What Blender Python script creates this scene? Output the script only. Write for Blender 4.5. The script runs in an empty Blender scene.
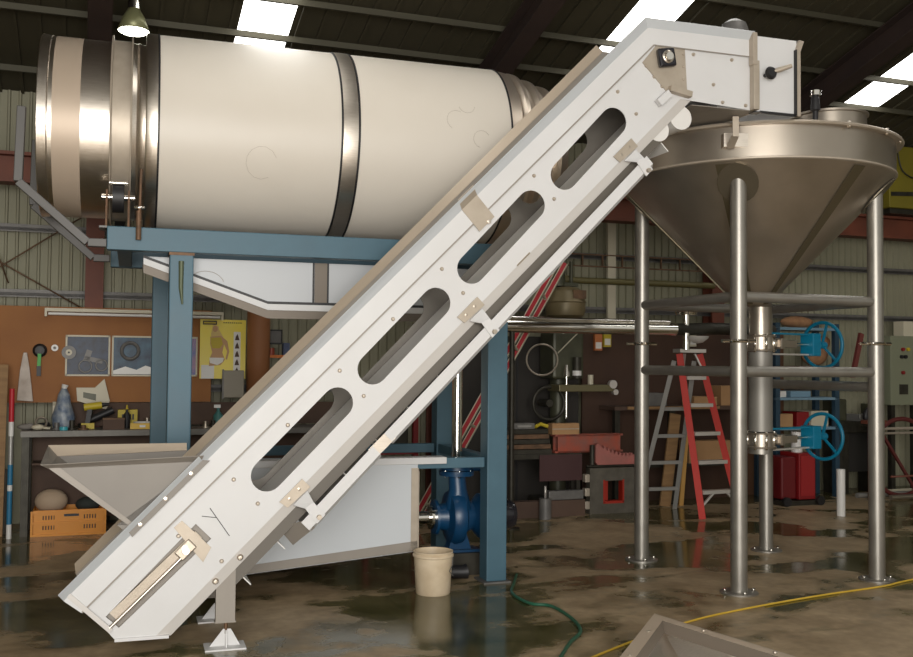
import bpy, bmesh, math, random
from mathutils import Vector, Matrix
random.seed(7)
C = bpy.context.scene.collection
PI = math.pi
def R(d): return math.radians(d)

# ---------------------------------------------------------------- camera
cam = bpy.data.cameras.new('camera'); camo = bpy.data.objects.new('camera', cam); C.objects.link(camo)
cam.sensor_fit = 'HORIZONTAL'; cam.sensor_width = 36.0; cam.lens = 36.0*1000.0/913.0
cam.clip_start = 0.05; cam.clip_end = 200
PIT, ROL = 0.0354, -0.0084
cp, sp, cr, sr = math.cos(PIT), math.sin(PIT), math.cos(ROL), math.sin(ROL)
r0, fw, u0 = Vector((1, 0, 0)), Vector((0, cp, sp)), Vector((0, -sp, cp))
rt = cr*r0 - sr*u0; up = sr*r0 + cr*u0; bk = -fw
camo.matrix_world = Matrix(((rt.x, up.x, bk.x, 0), (rt.y, up.y, bk.y, 0), (rt.z, up.z, bk.z, 1.5), (0, 0, 0, 1)))
bpy.context.scene.camera = camo

# ---------------------------------------------------------------- world and light
world = bpy.data.worlds.new('world'); bpy.context.scene.world = world; world.use_nodes = True
wn = world.node_tree.nodes; wl = world.node_tree.links; wn.clear()
bgn = wn.new('ShaderNodeBackground'); bgn.inputs[0].default_value = (0.95, 0.93, 0.85, 1); bgn.inputs[1].default_value = 0.55
wo = wn.new('ShaderNodeOutputWorld'); wl.new(bgn.outputs[0], wo.inputs[0])
def area(name, loc, target, sx, sy, power, col):
    l = bpy.data.lights.new(name, 'AREA'); l.shape = 'RECTANGLE'; l.size = sx; l.size_y = sy; l.energy = power; l.color = col
    o = bpy.data.objects.new(name, l); C.objects.link(o); o.location = loc
    o.rotation_euler = (Vector(target)-Vector(loc)).to_track_quat('-Z', 'Y').to_euler()
    return o
# area light added behind the camera for daylight from a presumed, unseen door
area('rear_area_light', (0.6, -2.6, 2.1), (0.4, 6.0, 1.7), 4.6, 3.6, 640, (1.0, 0.972, 0.925))
SKY_E = 5.0
vs = bpy.context.scene.view_settings
bpy.context.scene.display_settings.display_device = 'sRGB'
vs.view_transform = 'Standard'; vs.look = 'None'; vs.exposure = 0.0; vs.gamma = 1.0; vs.use_curve_mapping = False

# ---------------------------------------------------------------- materials
MATS = {}
def mat(name, col, rough=0.5, metal=0.0, col2=None, scale=8.0, amt=0.5, bump=0.0, stretch=None, emit=None, rvar=0.0, detail=4.0, alpha=None, coat=0.0):
    if name in MATS: return MATS[name]
    m = bpy.data.materials.new(name); m.use_nodes = True; nt = m.node_tree; b = nt.nodes['Principled BSDF']
    b.inputs['Base Color'].default_value = (*col, 1); b.inputs['Roughness'].default_value = rough; b.inputs['Metallic'].default_value = metal
    if coat: b.inputs['Coat Weight'].default_value = coat
    if emit: b.inputs['Emission Color'].default_value = (*emit[0], 1); b.inputs['Emission Strength'].default_value = emit[1]
    if alpha is not None: b.inputs['Alpha'].default_value = alpha
    if col2 or bump or rvar:
        tc = nt.nodes.new('ShaderNodeTexCoord'); mp = nt.nodes.new('ShaderNodeMapping'); nz = nt.nodes.new('ShaderNodeTexNoise')
        nz.inputs['Scale'].default_value = scale; nz.inputs['Detail'].default_value = detail
        if stretch: mp.inputs['Scale'].default_value = stretch
        nt.links.new(tc.outputs['Object'], mp.inputs[0]); nt.links.new(mp.outputs[0], nz.inputs['Vector'])
        if col2:
            cr_ = nt.nodes.new('ShaderNodeValToRGB'); e = cr_.color_ramp.elements
            e[0].position = 0.5-0.5*(1-amt)*0.6; e[1].position = 0.5+0.5*(1-amt)*0.6
            e[0].color = (*col2, 1); e[1].color = (*col, 1)
            nt.links.new(nz.outputs['Fac'], cr_.inputs[0]); nt.links.new(cr_.outputs[0], b.inputs['Base Color'])
        if bump:
            bp = nt.nodes.new('ShaderNodeBump'); bp.inputs['Strength'].default_value = bump; bp.inputs['Distance'].default_value = 0.01
            nt.links.new(nz.outputs['Fac'], bp.inputs['Height']); nt.links.new(bp.outputs[0], b.inputs['Normal'])
        if rvar:
            mr = nt.nodes.new('ShaderNodeMapRange'); mr.inputs['To Min'].default_value = max(0.02, rough-rvar); mr.inputs['To Max'].default_value = rough+rvar
            nt.links.new(nz.outputs['Fac'], mr.inputs['Value']); nt.links.new(mr.outputs[0], b.inputs['Roughness'])
    MATS[name] = m
    return m
WHITE = mat('white_film_sheet', (0.63, 0.625, 0.625), 0.42, 0.0, (0.59, 0.58, 0.575), 3.0, 0.2, rvar=0.06)
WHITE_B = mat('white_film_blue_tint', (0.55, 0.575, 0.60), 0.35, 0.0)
DRUMW = mat('drum_white_film', (0.68, 0.625, 0.55), 0.42, 0.0, (0.64, 0.585, 0.51), 1.6, 0.1, rvar=0.05)
GREYS = mat('satin_grey_sheet', (0.29, 0.26, 0.225), 0.5, 0.15, (0.26, 0.23, 0.20), 4.0, 0.2)
FOLD = mat('fold_strip_sheet', (0.56, 0.53, 0.50), 0.45, 0.1)
FARS = mat('shaded_inner_sheet', (0.22, 0.20, 0.175), 0.45, 0.3, (0.14, 0.125, 0.105), 3.0, 0.2)  # far sheet darkened: shade inside the conveyor is put into its colour
FART = mat('warm_lit_sheet', (0.50, 0.41, 0.315), 0.4, 0.2)  # bright tan carries the warm light caught by the far lips
STEEL = mat('brushed_stainless', (0.72, 0.65, 0.57), 0.31, 1.0, (0.64, 0.57, 0.49), 14.0, 0.3, bump=0.03, stretch=(1, 12, 12), rvar=0.07)
STEELD = mat('dull_stainless', (0.55, 0.48, 0.40), 0.38, 0.9, (0.38, 0.33, 0.27), 2.2, 0.2, rvar=0.08, bump=0.02)
STEELP = mat('pipe_stainless', (0.34, 0.32, 0.285), 0.40, 0.75, (0.29, 0.27, 0.24), 9.0, 0.3, rvar=0.06)
CHROME = mat('polished_stainless', (0.85, 0.82, 0.76), 0.12, 1.0)
TANS = mat('tan_steel', (0.46, 0.395, 0.32), 0.42, 0.35, (0.40, 0.34, 0.27), 12, 0.3)
GALV = mat('galvanised', (0.17, 0.16, 0.15), 0.5, 0.25, (0.12, 0.115, 0.11), 12, 0.3)
BLUE = mat('blue_frame_paint', (0.060, 0.135, 0.182), 0.5, 0.0, (0.048, 0.110, 0.150), 5.0, 0.2, rvar=0.05)
PUMPB = mat('pump_blue', (0.005, 0.05, 0.125), 0.35, 0.0, (0.004, 0.035, 0.09), 10, 0.3)
TEAL = mat('valve_blue', (0.0, 0.15, 0.255), 0.4)
BLACK = mat('black_rubber', (0.012, 0.011, 0.012), 0.5)
BLACKG = mat('black_gloss', (0.015, 0.014, 0.018), 0.15)
RUST = mat('rusty_steel', (0.20, 0.11, 0.06), 0.6, 0.4, (0.10, 0.06, 0.035), 18, 0.3)
DKMETAL = mat('dark_machine_metal', (0.055, 0.050, 0.038), 0.5, 0.5, (0.03, 0.027, 0.02), 9, 0.4)
DKGREEN = mat('dark_green_machine', (0.075, 0.075, 0.045), 0.45, 0.2, (0.05, 0.05, 0.03), 7, 0.4)
OXIDE = mat('red_oxide_steel', (0.17, 0.045, 0.022), 0.6, 0.0, (0.11, 0.03, 0.016), 3, 0.3)
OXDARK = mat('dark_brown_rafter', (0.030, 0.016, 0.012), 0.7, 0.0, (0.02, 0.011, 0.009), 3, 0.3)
CLAD = mat('green_cladding', (0.32, 0.305, 0.215), 0.6, 0.0, (0.24, 0.23, 0.155), 1.2, 0.2)
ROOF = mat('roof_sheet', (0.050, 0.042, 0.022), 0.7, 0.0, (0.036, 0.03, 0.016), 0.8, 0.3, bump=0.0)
PURLIN = mat('purlin_zinc', (0.075, 0.068, 0.045), 0.55, 0.4)
ORANGE = mat('orange_plywood', (0.32, 0.13, 0.033), 0.7, 0.0, (0.24, 0.09, 0.024), 2.2, 0.2)
DKBOARD = mat('dark_brown_board', (0.10, 0.058, 0.038), 0.75, 0.0, (0.07, 0.04, 0.028), 4, 0.3)
BROWNP = mat('rust_brown_panel', (0.065, 0.030, 0.016), 0.75, 0.0, (0.04, 0.018, 0.010), 2, 0.3)
TIMBER = mat('pale_timber', (0.31, 0.18, 0.075), 0.7, 0.0, (0.22, 0.12, 0.05), 3, 0.3, stretch=(1, 1, 8))
CARD = mat('brown_cardboard', (0.42, 0.24, 0.11), 0.8, 0.0, (0.36, 0.20, 0.09), 5, 0.3)
BENCHM = mat('bench_top_grey', (0.17, 0.16, 0.14), 0.5, 0.3, (0.12, 0.11, 0.10), 7, 0.3)
CRATEM = mat('orange_plastic', (0.75, 0.28, 0.01), 0.4)
BUCKM = mat('bucket_plastic', (0.70, 0.58, 0.42), 0.45, 0.0, (0.52, 0.40, 0.26), 9, 0.1, detail=8)
RED = mat('red_fibreglass', (0.52, 0.018, 0.006), 0.55)
REDM = mat('red_machine', (0.22, 0.008, 0.010), 0.45)
ALU = mat('aluminium', (0.66, 0.62, 0.58), 0.35, 0.6)
ALUD = mat('dull_aluminium', (0.34, 0.33, 0.31), 0.45, 0.5)
PINK = mat('pink_primer', (0.42, 0.13, 0.11), 0.7, 0.0, (0.30, 0.12, 0.10), 10, 0.3)
REDOX = mat('orange_red_primer', (0.38, 0.07, 0.035), 0.7, 0.0, (0.22, 0.09, 0.07), 12, 0.3)
YEL = mat('yellow_paint', (0.50, 0.38, 0.02), 0.5)
YELD = mat('yellow_girder', (0.20, 0.165, 0.01), 0.6, 0.0, (0.16, 0.13, 0.01), 2, 0.3)
GREENP = mat('cabinet_green', (0.20, 0.21, 0.14), 0.5)
CREAM = mat('cream_paint', (0.55, 0.50, 0.38), 0.5)
WHITEP = mat('white_plastic', (0.70, 0.68, 0.65), 0.4)
HOSEG = mat('green_hose', (0.02, 0.11, 0.062), 0.35)
HOSEY = mat('yellow_hose', (0.62, 0.40, 0.04), 0.5)
TANKC = STEELD

def floor_mat():
    m = bpy.data.materials.new('wet_concrete'); m.use_nodes = True; nt = m.node_tree; b = nt.nodes['Principled BSDF']; L = nt.links
    tc = nt.nodes.new('ShaderNodeTexCoord')
    def noise(sc, det, dist=0.0, mapscale=None):
        n = nt.nodes.new('ShaderNodeTexNoise'); n.inputs['Scale'].default_value = sc; n.inputs['Detail'].default_value = det; n.inputs['Distortion'].default_value = dist
        mp = nt.nodes.new('ShaderNodeMapping'); mp.inputs['Scale'].default_value = mapscale or (1, 1, 1); mp.inputs['Location'].default_value = (3.1, 1.7, 0)
        L.new(tc.outputs['Object'], mp.inputs[0]); L.new(mp.outputs[0], n.inputs['Vector']); return n
    def ramp(src, p0, p1, c0, c1):
        r = nt.nodes.new('ShaderNodeValToRGB'); r.color_ramp.elements[0].position = p0; r.color_ramp.elements[1].position = p1
        r.color_ramp.elements[0].color = c0; r.color_ramp.elements[1].color = c1; L.new(src, r.inputs[0]); return r
    big = noise(1.15, 6, 0.5, (0.75, 1.25, 1)); fine = noise(16, 6); mid = noise(3.5, 5)
    sx = nt.nodes.new('ShaderNodeSeparateXYZ'); L.new(tc.outputs['Object'], sx.inputs[0])
    gr = nt.nodes.new('ShaderNodeMapRange'); gr.inputs['From Min'].default_value = -6.0; gr.inputs['From Max'].default_value = -5.2; gr.inputs['To Min'].default_value = -0.10; gr.inputs['To Max'].default_value = 0.0
    L.new(sx.outputs['Y'], gr.inputs['Value'])
    mid2 = noise(6.0, 8, 0.3); ad = nt.nodes.new('ShaderNodeMath'); ad.operation = 'MULTIPLY_ADD'; ad.inputs[1].default_value = 0.22; L.new(mid2.outputs['Fac'], ad.inputs[0]); L.new(gr.outputs[0], ad.inputs[2])
    bsum = nt.nodes.new('ShaderNodeMath'); bsum.operation = 'ADD'; L.new(big.outputs['Fac'], bsum.inputs[0]); L.new(ad.outputs[0], bsum.inputs[1])
    pud = ramp(bsum.outputs[0], 0.56, 0.655, (0, 0, 0, 1), (1, 1, 1, 1))       # puddles
    # the puddles lie beyond the dry strip nearest the camera
    sep = nt.nodes.new('ShaderNodeSeparateXYZ'); L.new(tc.outputs['Object'], sep.inputs[0])
    dry = ramp(mid.outputs['Fac'], 0.3, 0.7, (0.26, 0.185, 0.105, 1), (0.43, 0.32, 0.195, 1))
    wet = ramp(mid.outputs['Fac'], 0.35, 0.7, (0.055, 0.052, 0.016, 1), (0.135, 0.115, 0.052, 1))
    fr = ramp(fine.outputs['Fac'], 0.3, 0.7, (0.82, 0.82, 0.82, 1), (1.1, 1.1, 1.1, 1))
    mx = nt.nodes.new('ShaderNodeMix'); mx.data_type = 'RGBA'; L.new(pud.outputs[0], mx.inputs[0]); L.new(dry.outputs[0], mx.inputs[6]); L.new(wet.outputs[0], mx.inputs[7])
    mu = nt.nodes.new('ShaderNodeMix'); mu.data_type = 'RGBA'; mu.blend_type = 'MULTIPLY'; mu.inputs[0].default_value = 1.0
    L.new(mx.outputs[2], mu.inputs[6]); L.new(fr.outputs[0], mu.inputs[7]); L.new(mu.outputs[2], b.inputs['Base Color'])
    rr = nt.nodes.new('ShaderNodeMapRange'); rr.inputs['To Min'].default_value = 0.5; rr.inputs['To Max'].default_value = 0.13
    L.new(pud.outputs[0], rr.inputs['Value']); L.new(rr.outputs[0], b.inputs['Roughness'])
    bp = nt.nodes.new('ShaderNodeBump'); bp.inputs['Strength'].default_value = 0.12; bp.inputs['Distance'].default_value = 0.01
    inv = nt.nodes.new('ShaderNodeMath'); inv.operation = 'MULTIPLY'
    sub = nt.nodes.new('ShaderNodeMath'); sub.operation = 'SUBTRACT'; sub.inputs[0].default_value = 1.0; L.new(pud.outputs[0], sub.inputs[1])
    L.new(sub.outputs[0], inv.inputs[0]); L.new(fine.outputs['Fac'], inv.inputs[1]); L.new(inv.outputs[0], bp.inputs['Height']); L.new(bp.outputs[0], b.inputs['Normal'])
    return m

# ---------------------------------------------------------------- mesh helpers
def perp(d):
    d = d.normalized(); a = Vector((0, 0, 1)) if abs(d.z) < 0.9 else Vector((1, 0, 0))
    u = d.cross(a).normalized(); return u, d.cross(u).normalized()
class MB:
    def __init__(s): s.v = []; s.f = []; s.sm = []
    def add(s, vs, fs, smooth=False):
        o = len(s.v); s.v += [tuple(v) for v in vs]
        for f in fs: s.f.append([o+i for i in f]); s.sm.append(smooth)
        return s
    def box(s, x0, x1, y0, y1, z0, z1):
        vs = [(x, y, z) for z in (z0, z1) for y in (y0, y1) for x in (x0, x1)]
        return s.add(vs, [(0, 2, 3, 1), (4, 5, 7, 6), (0, 1, 5, 4), (2, 6, 7, 3), (0, 4, 6, 2), (1, 3, 7, 5)])
    def cbox(s, c, d, rot=(0, 0, 0)):
        from mathutils import Euler
        M = Euler(rot).to_matrix(); c = Vector(c)
        vs = [c + M @ Vector((x*d[0]/2, y*d[1]/2, z*d[2]/2)) for z in (-1, 1) for y in (-1, 1) for x in (-1, 1)]
        return s.add(vs, [(0, 2, 3, 1), (4, 5, 7, 6), (0, 1, 5, 4), (2, 6, 7, 3), (0, 4, 6, 2), (1, 3, 7, 5)])
    def bar(s, p0, p1, w, h, upv=(0, 0, 1)):
        p0 = Vector(p0); p1 = Vector(p1); d = (p1-p0).normalized(); u = Vector(upv); a = d.cross(u)
        if a.length < 1e-4: a = d.cross(Vector((0, 1, 0)))
        a.normalize(); b = a.cross(d).normalized()
        vs = [p + a*(i*w/2) + b*(j*h/2) for p in (p0, p1) for j in (-1, 1) for i in (-1, 1)]
        return s.add(vs, [(0, 2, 3, 1), (4, 5, 7, 6), (0, 1, 5, 4), (2, 6, 7, 3), (0, 4, 6, 2), (1, 3, 7, 5)])
    def tube(s, p0, p1, r0, r1=None, seg=20, cap=True):
        p0 = Vector(p0); p1 = Vector(p1); r1 = r0 if r1 is None else r1; u, w = perp(p1-p0)
        vs = []
        for p, r in ((p0, r0), (p1, r1)):
            for k in range(seg):
                a = 2*PI*k/seg; vs.append(p + u*(r*math.cos(a)) + w*(r*math.sin(a)))
        s.add(vs, [(k, (k+1) % seg, seg+(k+1) % seg, seg+k) for k in range(seg)], True)
        if cap: s.add(vs[:seg], [list(range(seg))[::-1]]); s.add(vs[seg:], [list(range(seg))])
        return s
    def path(s, pts, r, seg=10, cap=True):
        pts = [Vector(p) for p in pts]; rings = []; pu = None
        for i, p in enumerate(pts):
            d = (pts[min(i+1, len(pts)-1)]-pts[max(i-1, 0)]).normalized()
            if pu is None: u, w = perp(d)
            else:
                u = (pu - d*pu.dot(d)).normalized(); w = d.cross(u)
            pu = u; rr = r[i] if isinstance(r, (list, tuple)) else r
            rings.append([p + u*(rr*math.cos(2*PI*k/seg)) + w*(rr*math.sin(2*PI*k/seg)) for k in range(seg)])
        vs = [v for q in rings for v in q]; fs = []
        for i in range(len(rings)-1):
            for k in range(seg): fs.append((i*seg+k, i*seg+(k+1) % seg, (i+1)*seg+(k+1) % seg, (i+1)*seg+k))
        s.add(vs, fs, True)
        if cap: s.add(rings[0], [list(range(seg))[::-1]]); s.add(rings[-1], [list(range(seg))])
        return s
    def lathe(s, prof, c=(0, 0, 0), axis='z', seg=48, a0=0, a1=2*PI, flat=False):
        c = Vector(c); vs = []; full = abs(a1-a0-2*PI) < 1e-6; n = seg if full else seg+1
        for (h, r) in prof:
            for k in range(n):
                a = a0+(a1-a0)*k/seg; x, y = r*math.cos(a), r*math.sin(a)
                if axis == 'z': v = Vector((x, y, h))
                elif axis == 'x': v = Vector((h, x, y))
                else: v = Vector((y, h, x))
                vs.append(c+v)
        fs = []
        for i in range(len(prof)-1):
            for k in range(seg):
                k2 = (k+1) % n; fs.append((i*n+k, i*n+k2, (i+1)*n+k2, (i+1)*n+k))
        return s.add(vs, fs, not flat)
    def prism(s, poly, a, b, plane='xz'):
        def P(q, t):
            if plane == 'xz': return (q[0], t, q[1])
            if plane == 'xy': return (q[0], q[1], t)
            return (t, q[0], q[1])
        n = len(poly); vs = [P(q, a) for q in poly]+[P(q, b) for q in poly]
        return s.add(vs, [list(range(n)), list(range(n, 2*n))[::-1]]+[(k, (k+1) % n, n+(k+1) % n, n+k) for k in range(n)])
    def quad(s, a, b, c, d, t=0.003):
        a, b, c, d = map(Vector, (a, b, c, d)); nn = (b-a).cross(d-a).normalized()*t
        vs = [a, b, c, d, a+nn, b+nn, c+nn, d+nn]
        return s.add(vs, [(0, 3, 2, 1), (4, 5, 6, 7), (0, 1, 5, 4), (1, 2, 6, 5), (2, 3, 7, 6), (3, 0, 4, 7)])
    def sphere(s, c, r, seg=20, rings=12, sc=(1, 1, 1)):
        prof = [(-math.cos(PI*i/rings), math.sin(PI*i/rings)) for i in range(rings+1)]
        c = Vector(c); vs = []
        for h, q in prof:
            for k in range(seg):
                a = 2*PI*k/seg; vs.append(c+Vector((q*math.cos(a)*r*sc[0], q*math.sin(a)*r*sc[1], h*r*sc[2])))
        return s.add(vs, [(i*seg+k, i*seg+(k+1) % seg, (i+1)*seg+(k+1) % seg, (i+1)*seg+k) for i in range(rings) for k in range(seg)], True)
    def torus(s, c, R_, r, n, seg=40, ss=10, sx=1.0):
        n = Vector(n).normalized(); u, w = perp(n); c = Vector(c); vs = []
        for i in range(seg):
            a = 2*PI*i/seg; d = u*math.cos(a)+w*math.sin(a)
            for j in range(ss):
                b = 2*PI*j/ss; vs.append(c+d*(R_+r*math.cos(b))+n*(r*math.sin(b)))
        return s.add(vs, [(i*ss+j, i*ss+(j+1) % ss, ((i+1) % seg)*ss+(j+1) % ss, ((i+1) % seg)*ss+j) for i in range(seg) for j in range(ss)], True)
    def build(s, name, m, parent=None, bevel=0.0, label=None):
        me = bpy.data.meshes.new(name); me.from_pydata(s.v, [], s.f)
        me.polygons.foreach_set('use_smooth', s.sm)
        bm = bmesh.new(); bm.from_mesh(me); bmesh.ops.remove_doubles(bm, verts=bm.verts, dist=1e-6)
        bmesh.ops.recalc_face_normals(bm, faces=bm.faces)
        for e in bm.edges:
            if len(e.link_faces) == 2 and e.calc_face_angle(0) > R(38): e.smooth = False
        bm.to_mesh(me); bm.free(); me.update()
        me.materials.append(m); o = bpy.data.objects.new(name, me); C.objects.link(o)
        if parent is not None: o.parent = parent
        if bevel:
            bv = o.modifiers.new('bevel', 'BEVEL'); bv.width = bevel; bv.segments = 2; bv.limit_method = 'ANGLE'; bv.angle_limit = R(40)
        if label: o['label'] = label
        return o
def thing(name, label, cat, loc=(0, 0, 0), rz=0.0, group=None):
    o = bpy.data.objects.new(name, None); C.objects.link(o); o.location = loc; o.rotation_euler = (0, 0, rz); o.empty_display_size = 0.1
    o['label'] = label; o['category'] = cat
    if group: o['group'] = group
    return o
def solo(mb, name, m, label, cat, loc=(0, 0, 0), rz=0.0, group=None, bevel=0.0):
    o = mb.build(name, m, None, bevel); o.location = loc; o.rotation_euler = (0, 0, rz); o['label'] = label; o['category'] = cat
    if group: o['group'] = group
    return o
def struct(mb, name, m, loc=(0, 0, 0), rz=0.0):
    o = mb.build(name, m); o.location = loc; o.rotation_euler = (0, 0, rz); o['kind'] = 'structure'; return o
def holed(name, outer, holes, thick, m, parent, y0):
    """sheet in the local xz plane with holes; front face at y0, thickness towards +y"""
    cu = bpy.data.curves.new(name, 'CURVE'); cu.dimensions = '2D'; cu.fill_mode = 'BOTH'; cu.extrude = thick/2
    for pts in [outer]+holes:
        sp_ = cu.splines.new('POLY'); sp_.points.add(len(pts)-1); sp_.use_cyclic_u = True
        for p, q in zip(sp_.points, pts): p.co = (q[0], q[1], 0, 1)
    t = bpy.data.objects.new('tmp', cu); C.objects.link(t); dg = bpy.context.evaluated_depsgraph_get()
    me = bpy.data.meshes.new_from_object(t.evaluated_get(dg)); bpy.data.objects.remove(t); bpy.data.curves.remove(cu)
    for v in me.vertices: x, y, z = v.co; v.co = (x, y0+thick/2+z, y)
    me.name = name; me.materials.clear(); me.materials.append(m)
    for p in me.polygons: p.use_smooth = False
    o = bpy.data.objects.new(name, me); C.objects.link(o); o.parent = parent; return o
def capsule(a, b, r, n=12):
    a = Vector((a[0], a[1])); b = Vector((b[0], b[1])); d = math.atan2(b.y-a.y, b.x-a.x); pts = []
    for k in range(n+1): t = d-PI/2+PI*k/n; pts.append((b.x+r*math.cos(t), b.y+r*math.sin(t)))
    for k in range(n+1): t = d+PI/2+PI*k/n; pts.append((a.x+r*math.cos(t), a.y+r*math.sin(t)))
    return pts

# frames: machines stand turned 18 degrees, the shed 20 degrees
A18, A20 = R(18), R(20)
FN = (-1.175, 5.305, 0.0)       # conveyor: local x along it, y to the back
RC = (0.279, 6.919, 0.0)        # drum frame
OW = (-3.654, 9.369, 0.0)       # shed back wall

# ---------------------------------------------------------------- the shed
def roofz(n): return 4.0 - 0.27*n
f = MB(); f.box(-9, 16, -15, 0.3, -0.1, 0.0); struct(f, 'floor', floor_mat(), OW, A20)
# corrugated back wall
w = MB(); vs = []; xs = []
x = -4.0
while x < 14.0:
    xs += [(x, 0.0), (x+0.062, 0.0), (x+0.070, -0.022), (x+0.086, -0.022)]; x += 0.094
for px_, py_ in xs: vs += [(px_, py_, 0.0), (px_, py_, 4.0)]
w.add(vs, [(2*i, 2*i+2, 2*i+3, 2*i+1) for i in range(len(xs)-1)])
w.box(-4.0, 14.05, 0.02, 0.06, 0, 4.0)
struct(w, 'wall_back', CLAD, OW, A20)
w = MB().box(-4.1, -4.0, -9.5, 0.06, 0, 4.0).prism([(-9.5, 4.0), (0.06, 4.0), (-9.5, roofz(-9.5))], -4.1, -4.0, 'yz'); struct(w, 'wall_left', CLAD, OW, A20)
w = MB().box(14.05, 14.15, -11.5, 0.06, 0, 4.0).prism([(-11.5, 4.0), (0.06, 4.0), (-11.5, roofz(-11.5))], 14.05, 14.15, 'yz'); struct(w, 'wall_right', CLAD, OW, A20)
# roof with skylight strips
sky = [(1.35, 1.79, -1.12), (4.65, 5.13, -1.5), (7.85, 8.31, -1.33)]
r = MB(); NB = -11.5
def rp(x0, x1, n0, n1, t0=0.0, t1=0.03):
    r.add([(x, n, roofz(n)+t) for t in (t0, t1) for n in (n0, n1) for x in (x0, x1)], [(0, 2, 3, 1), (4, 5, 7, 6), (0, 1, 5, 4), (2, 6, 7, 3), (0, 4, 6, 2), (1, 3, 7, 5)])
edges = [-4.1] + [e for s in sky for e in s[:2]] + [14.15]
for i in range(0, len(edges), 2): rp(edges[i], edges[i+1], NB, 0.1)
for a, b, n0 in sky: rp(a, b, n0, 0.1); rp(a, b, NB, -7.2)
x = -4.05
while x < 14:                       # roof sheet ribs
    if not any(a-0.06 < x < b+0.02 for a, b, _ in sky): rp(x, x+0.03, NB, 0.1, -0.025, 0.0)
    x += 0.19
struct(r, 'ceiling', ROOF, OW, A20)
SKYM = mat('translucent_skylight', (0.9, 0.9, 0.88), 0.5, emit=((1.0, 0.985, 0.94), SKY_E))
for i, (a, b, n0) in enumerate(sky):
    r = MB(); rp(a, b, -7.2, n0, 0.0, 0.01); struct(r, 'window_%d' % (i+1), SKYM, OW, A20)
k = 1
for n in (-0.5, -1.42, -1.95, -2.75, -3.6, -4.5, -5.5, -6.6):       # purlins, C section
    z = roofz(n)-0.03
    p = MB().box(-4.0, 14.05, n-0.004, n+0.004, z-0.055, z).box(-4.0, 14.05, n-0.03, n, z-0.06, z-0.055)
    struct(p, 'trim_%d' % k, PURLIN, OW, A20); k += 1
for s_ in (0.235, 3.62, 7.02, 10.45):                          # portal columns and rafters, I section
    p = MB().box(s_-0.08, s_+0.08, -0.06, -0.04, 0, 3.85).box(s_-0.08, s_+0.08, -0.24, -0.22, 0, 3.85).box(s_-0.008, s_+0.008, -0.23, -0.05, 0, 3.85)
    struct(p, 'trim_%d' % k, OXIDE, OW, A20); k += 1
    p = MB()
    for (wd, t0, t1) in ((0.09, -0.17, -0.185), (0.09, -0.40, -0.415), (0.006, -0.18, -0.41)):
        n0, n1 = -0.03, -11.0
        p.add([(x_, n, roofz(n)+t) for t in (t0, t1) for n in (n0, n1) for x_ in (s_-wd, s_+wd)], [(0, 2, 3, 1), (4, 5, 7, 6), (0, 1, 5, 4), (2, 6, 7, 3), (0, 4, 6, 2), (1, 3, 7, 5)])
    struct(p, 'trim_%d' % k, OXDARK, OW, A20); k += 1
# wall girts
for z in (1.25, 2.12, 2.72):
    struct(MB().box(-4.0, 14.0, -0.10, -0.025, z-0.03, z+0.0).box(-4.0, 14.0, -0.10, -0.092, z-0.04, z+0.03), 'trim_%d' % k, GALV, OW, A20); k += 1
# crane rail beam along the wall
p = MB().box(-4.0, 14.0, -0.56, -0.36, 3.30, 3.33).box(-4.0, 14.0, -0.56, -0.36, 3.06, 3.09).box(-4.0, 14.0, -0.47, -0.45, 3.09, 3.30)
struct(p, 'trim_%d' % k, OXIDE, OW, A20); k += 1
for s_ in (0.235, 3.62, 7.02, 10.45):
    struct(MB().box(s_-0.07, s_+0.07, -0.56, -0.24, 2.96, 3.055), 'trim_%d' % k, OXIDE, OW, A20); k += 1
# diagonal wind braces on the left wall bay
for (a, b) in (((-1.2, 2.75), (0.2, 1.95)), ((-1.2, 1.9), (0.2, 2.9)), ((-0.9, 3.3), (-0.5, 2.2))):
    struct(MB().tube((a[0], -0.12, a[1]), (b[0], -0.12, b[1]), 0.007, seg=8), 'trim_%d' % k, RUST, OW, A20); k += 1

# ---------------------------------------------------------------- inclined conveyor
cv = thing('inclined_belt_conveyor', 'white steel inclined belt conveyor with four long slots in its side, rising to the tank', 'conveyor', FN, A18)
W_ = 0.55
slots = [((0.180, 0.897), (0.556, 1.281)), ((0.750, 1.468), (1.112, 1.845)), ((1.322, 2.045), (1.690, 2.434)), ((1.898, 2.622), (2.222, 2.970))]
def side_poly(): return [(-0.578, 0.091), (-0.38, 0.085), (2.68, 3.150), (3.20, 3.122), (3.20, 3.462), (2.49, 3.465), (-0.725, 0.245), (-0.64, 0.165)]
takeup = [(-0.62, 0.205), (-0.555, 0.145), (-0.105, 0.575), (-0.185, 0.655)]
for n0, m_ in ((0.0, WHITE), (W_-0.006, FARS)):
    holed('side_plate', side_poly(), [capsule(a, b, 0.086) for a, b in slots]+([takeup] if n0 == 0 else []), 0.006, m_, cv, n0)
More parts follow.
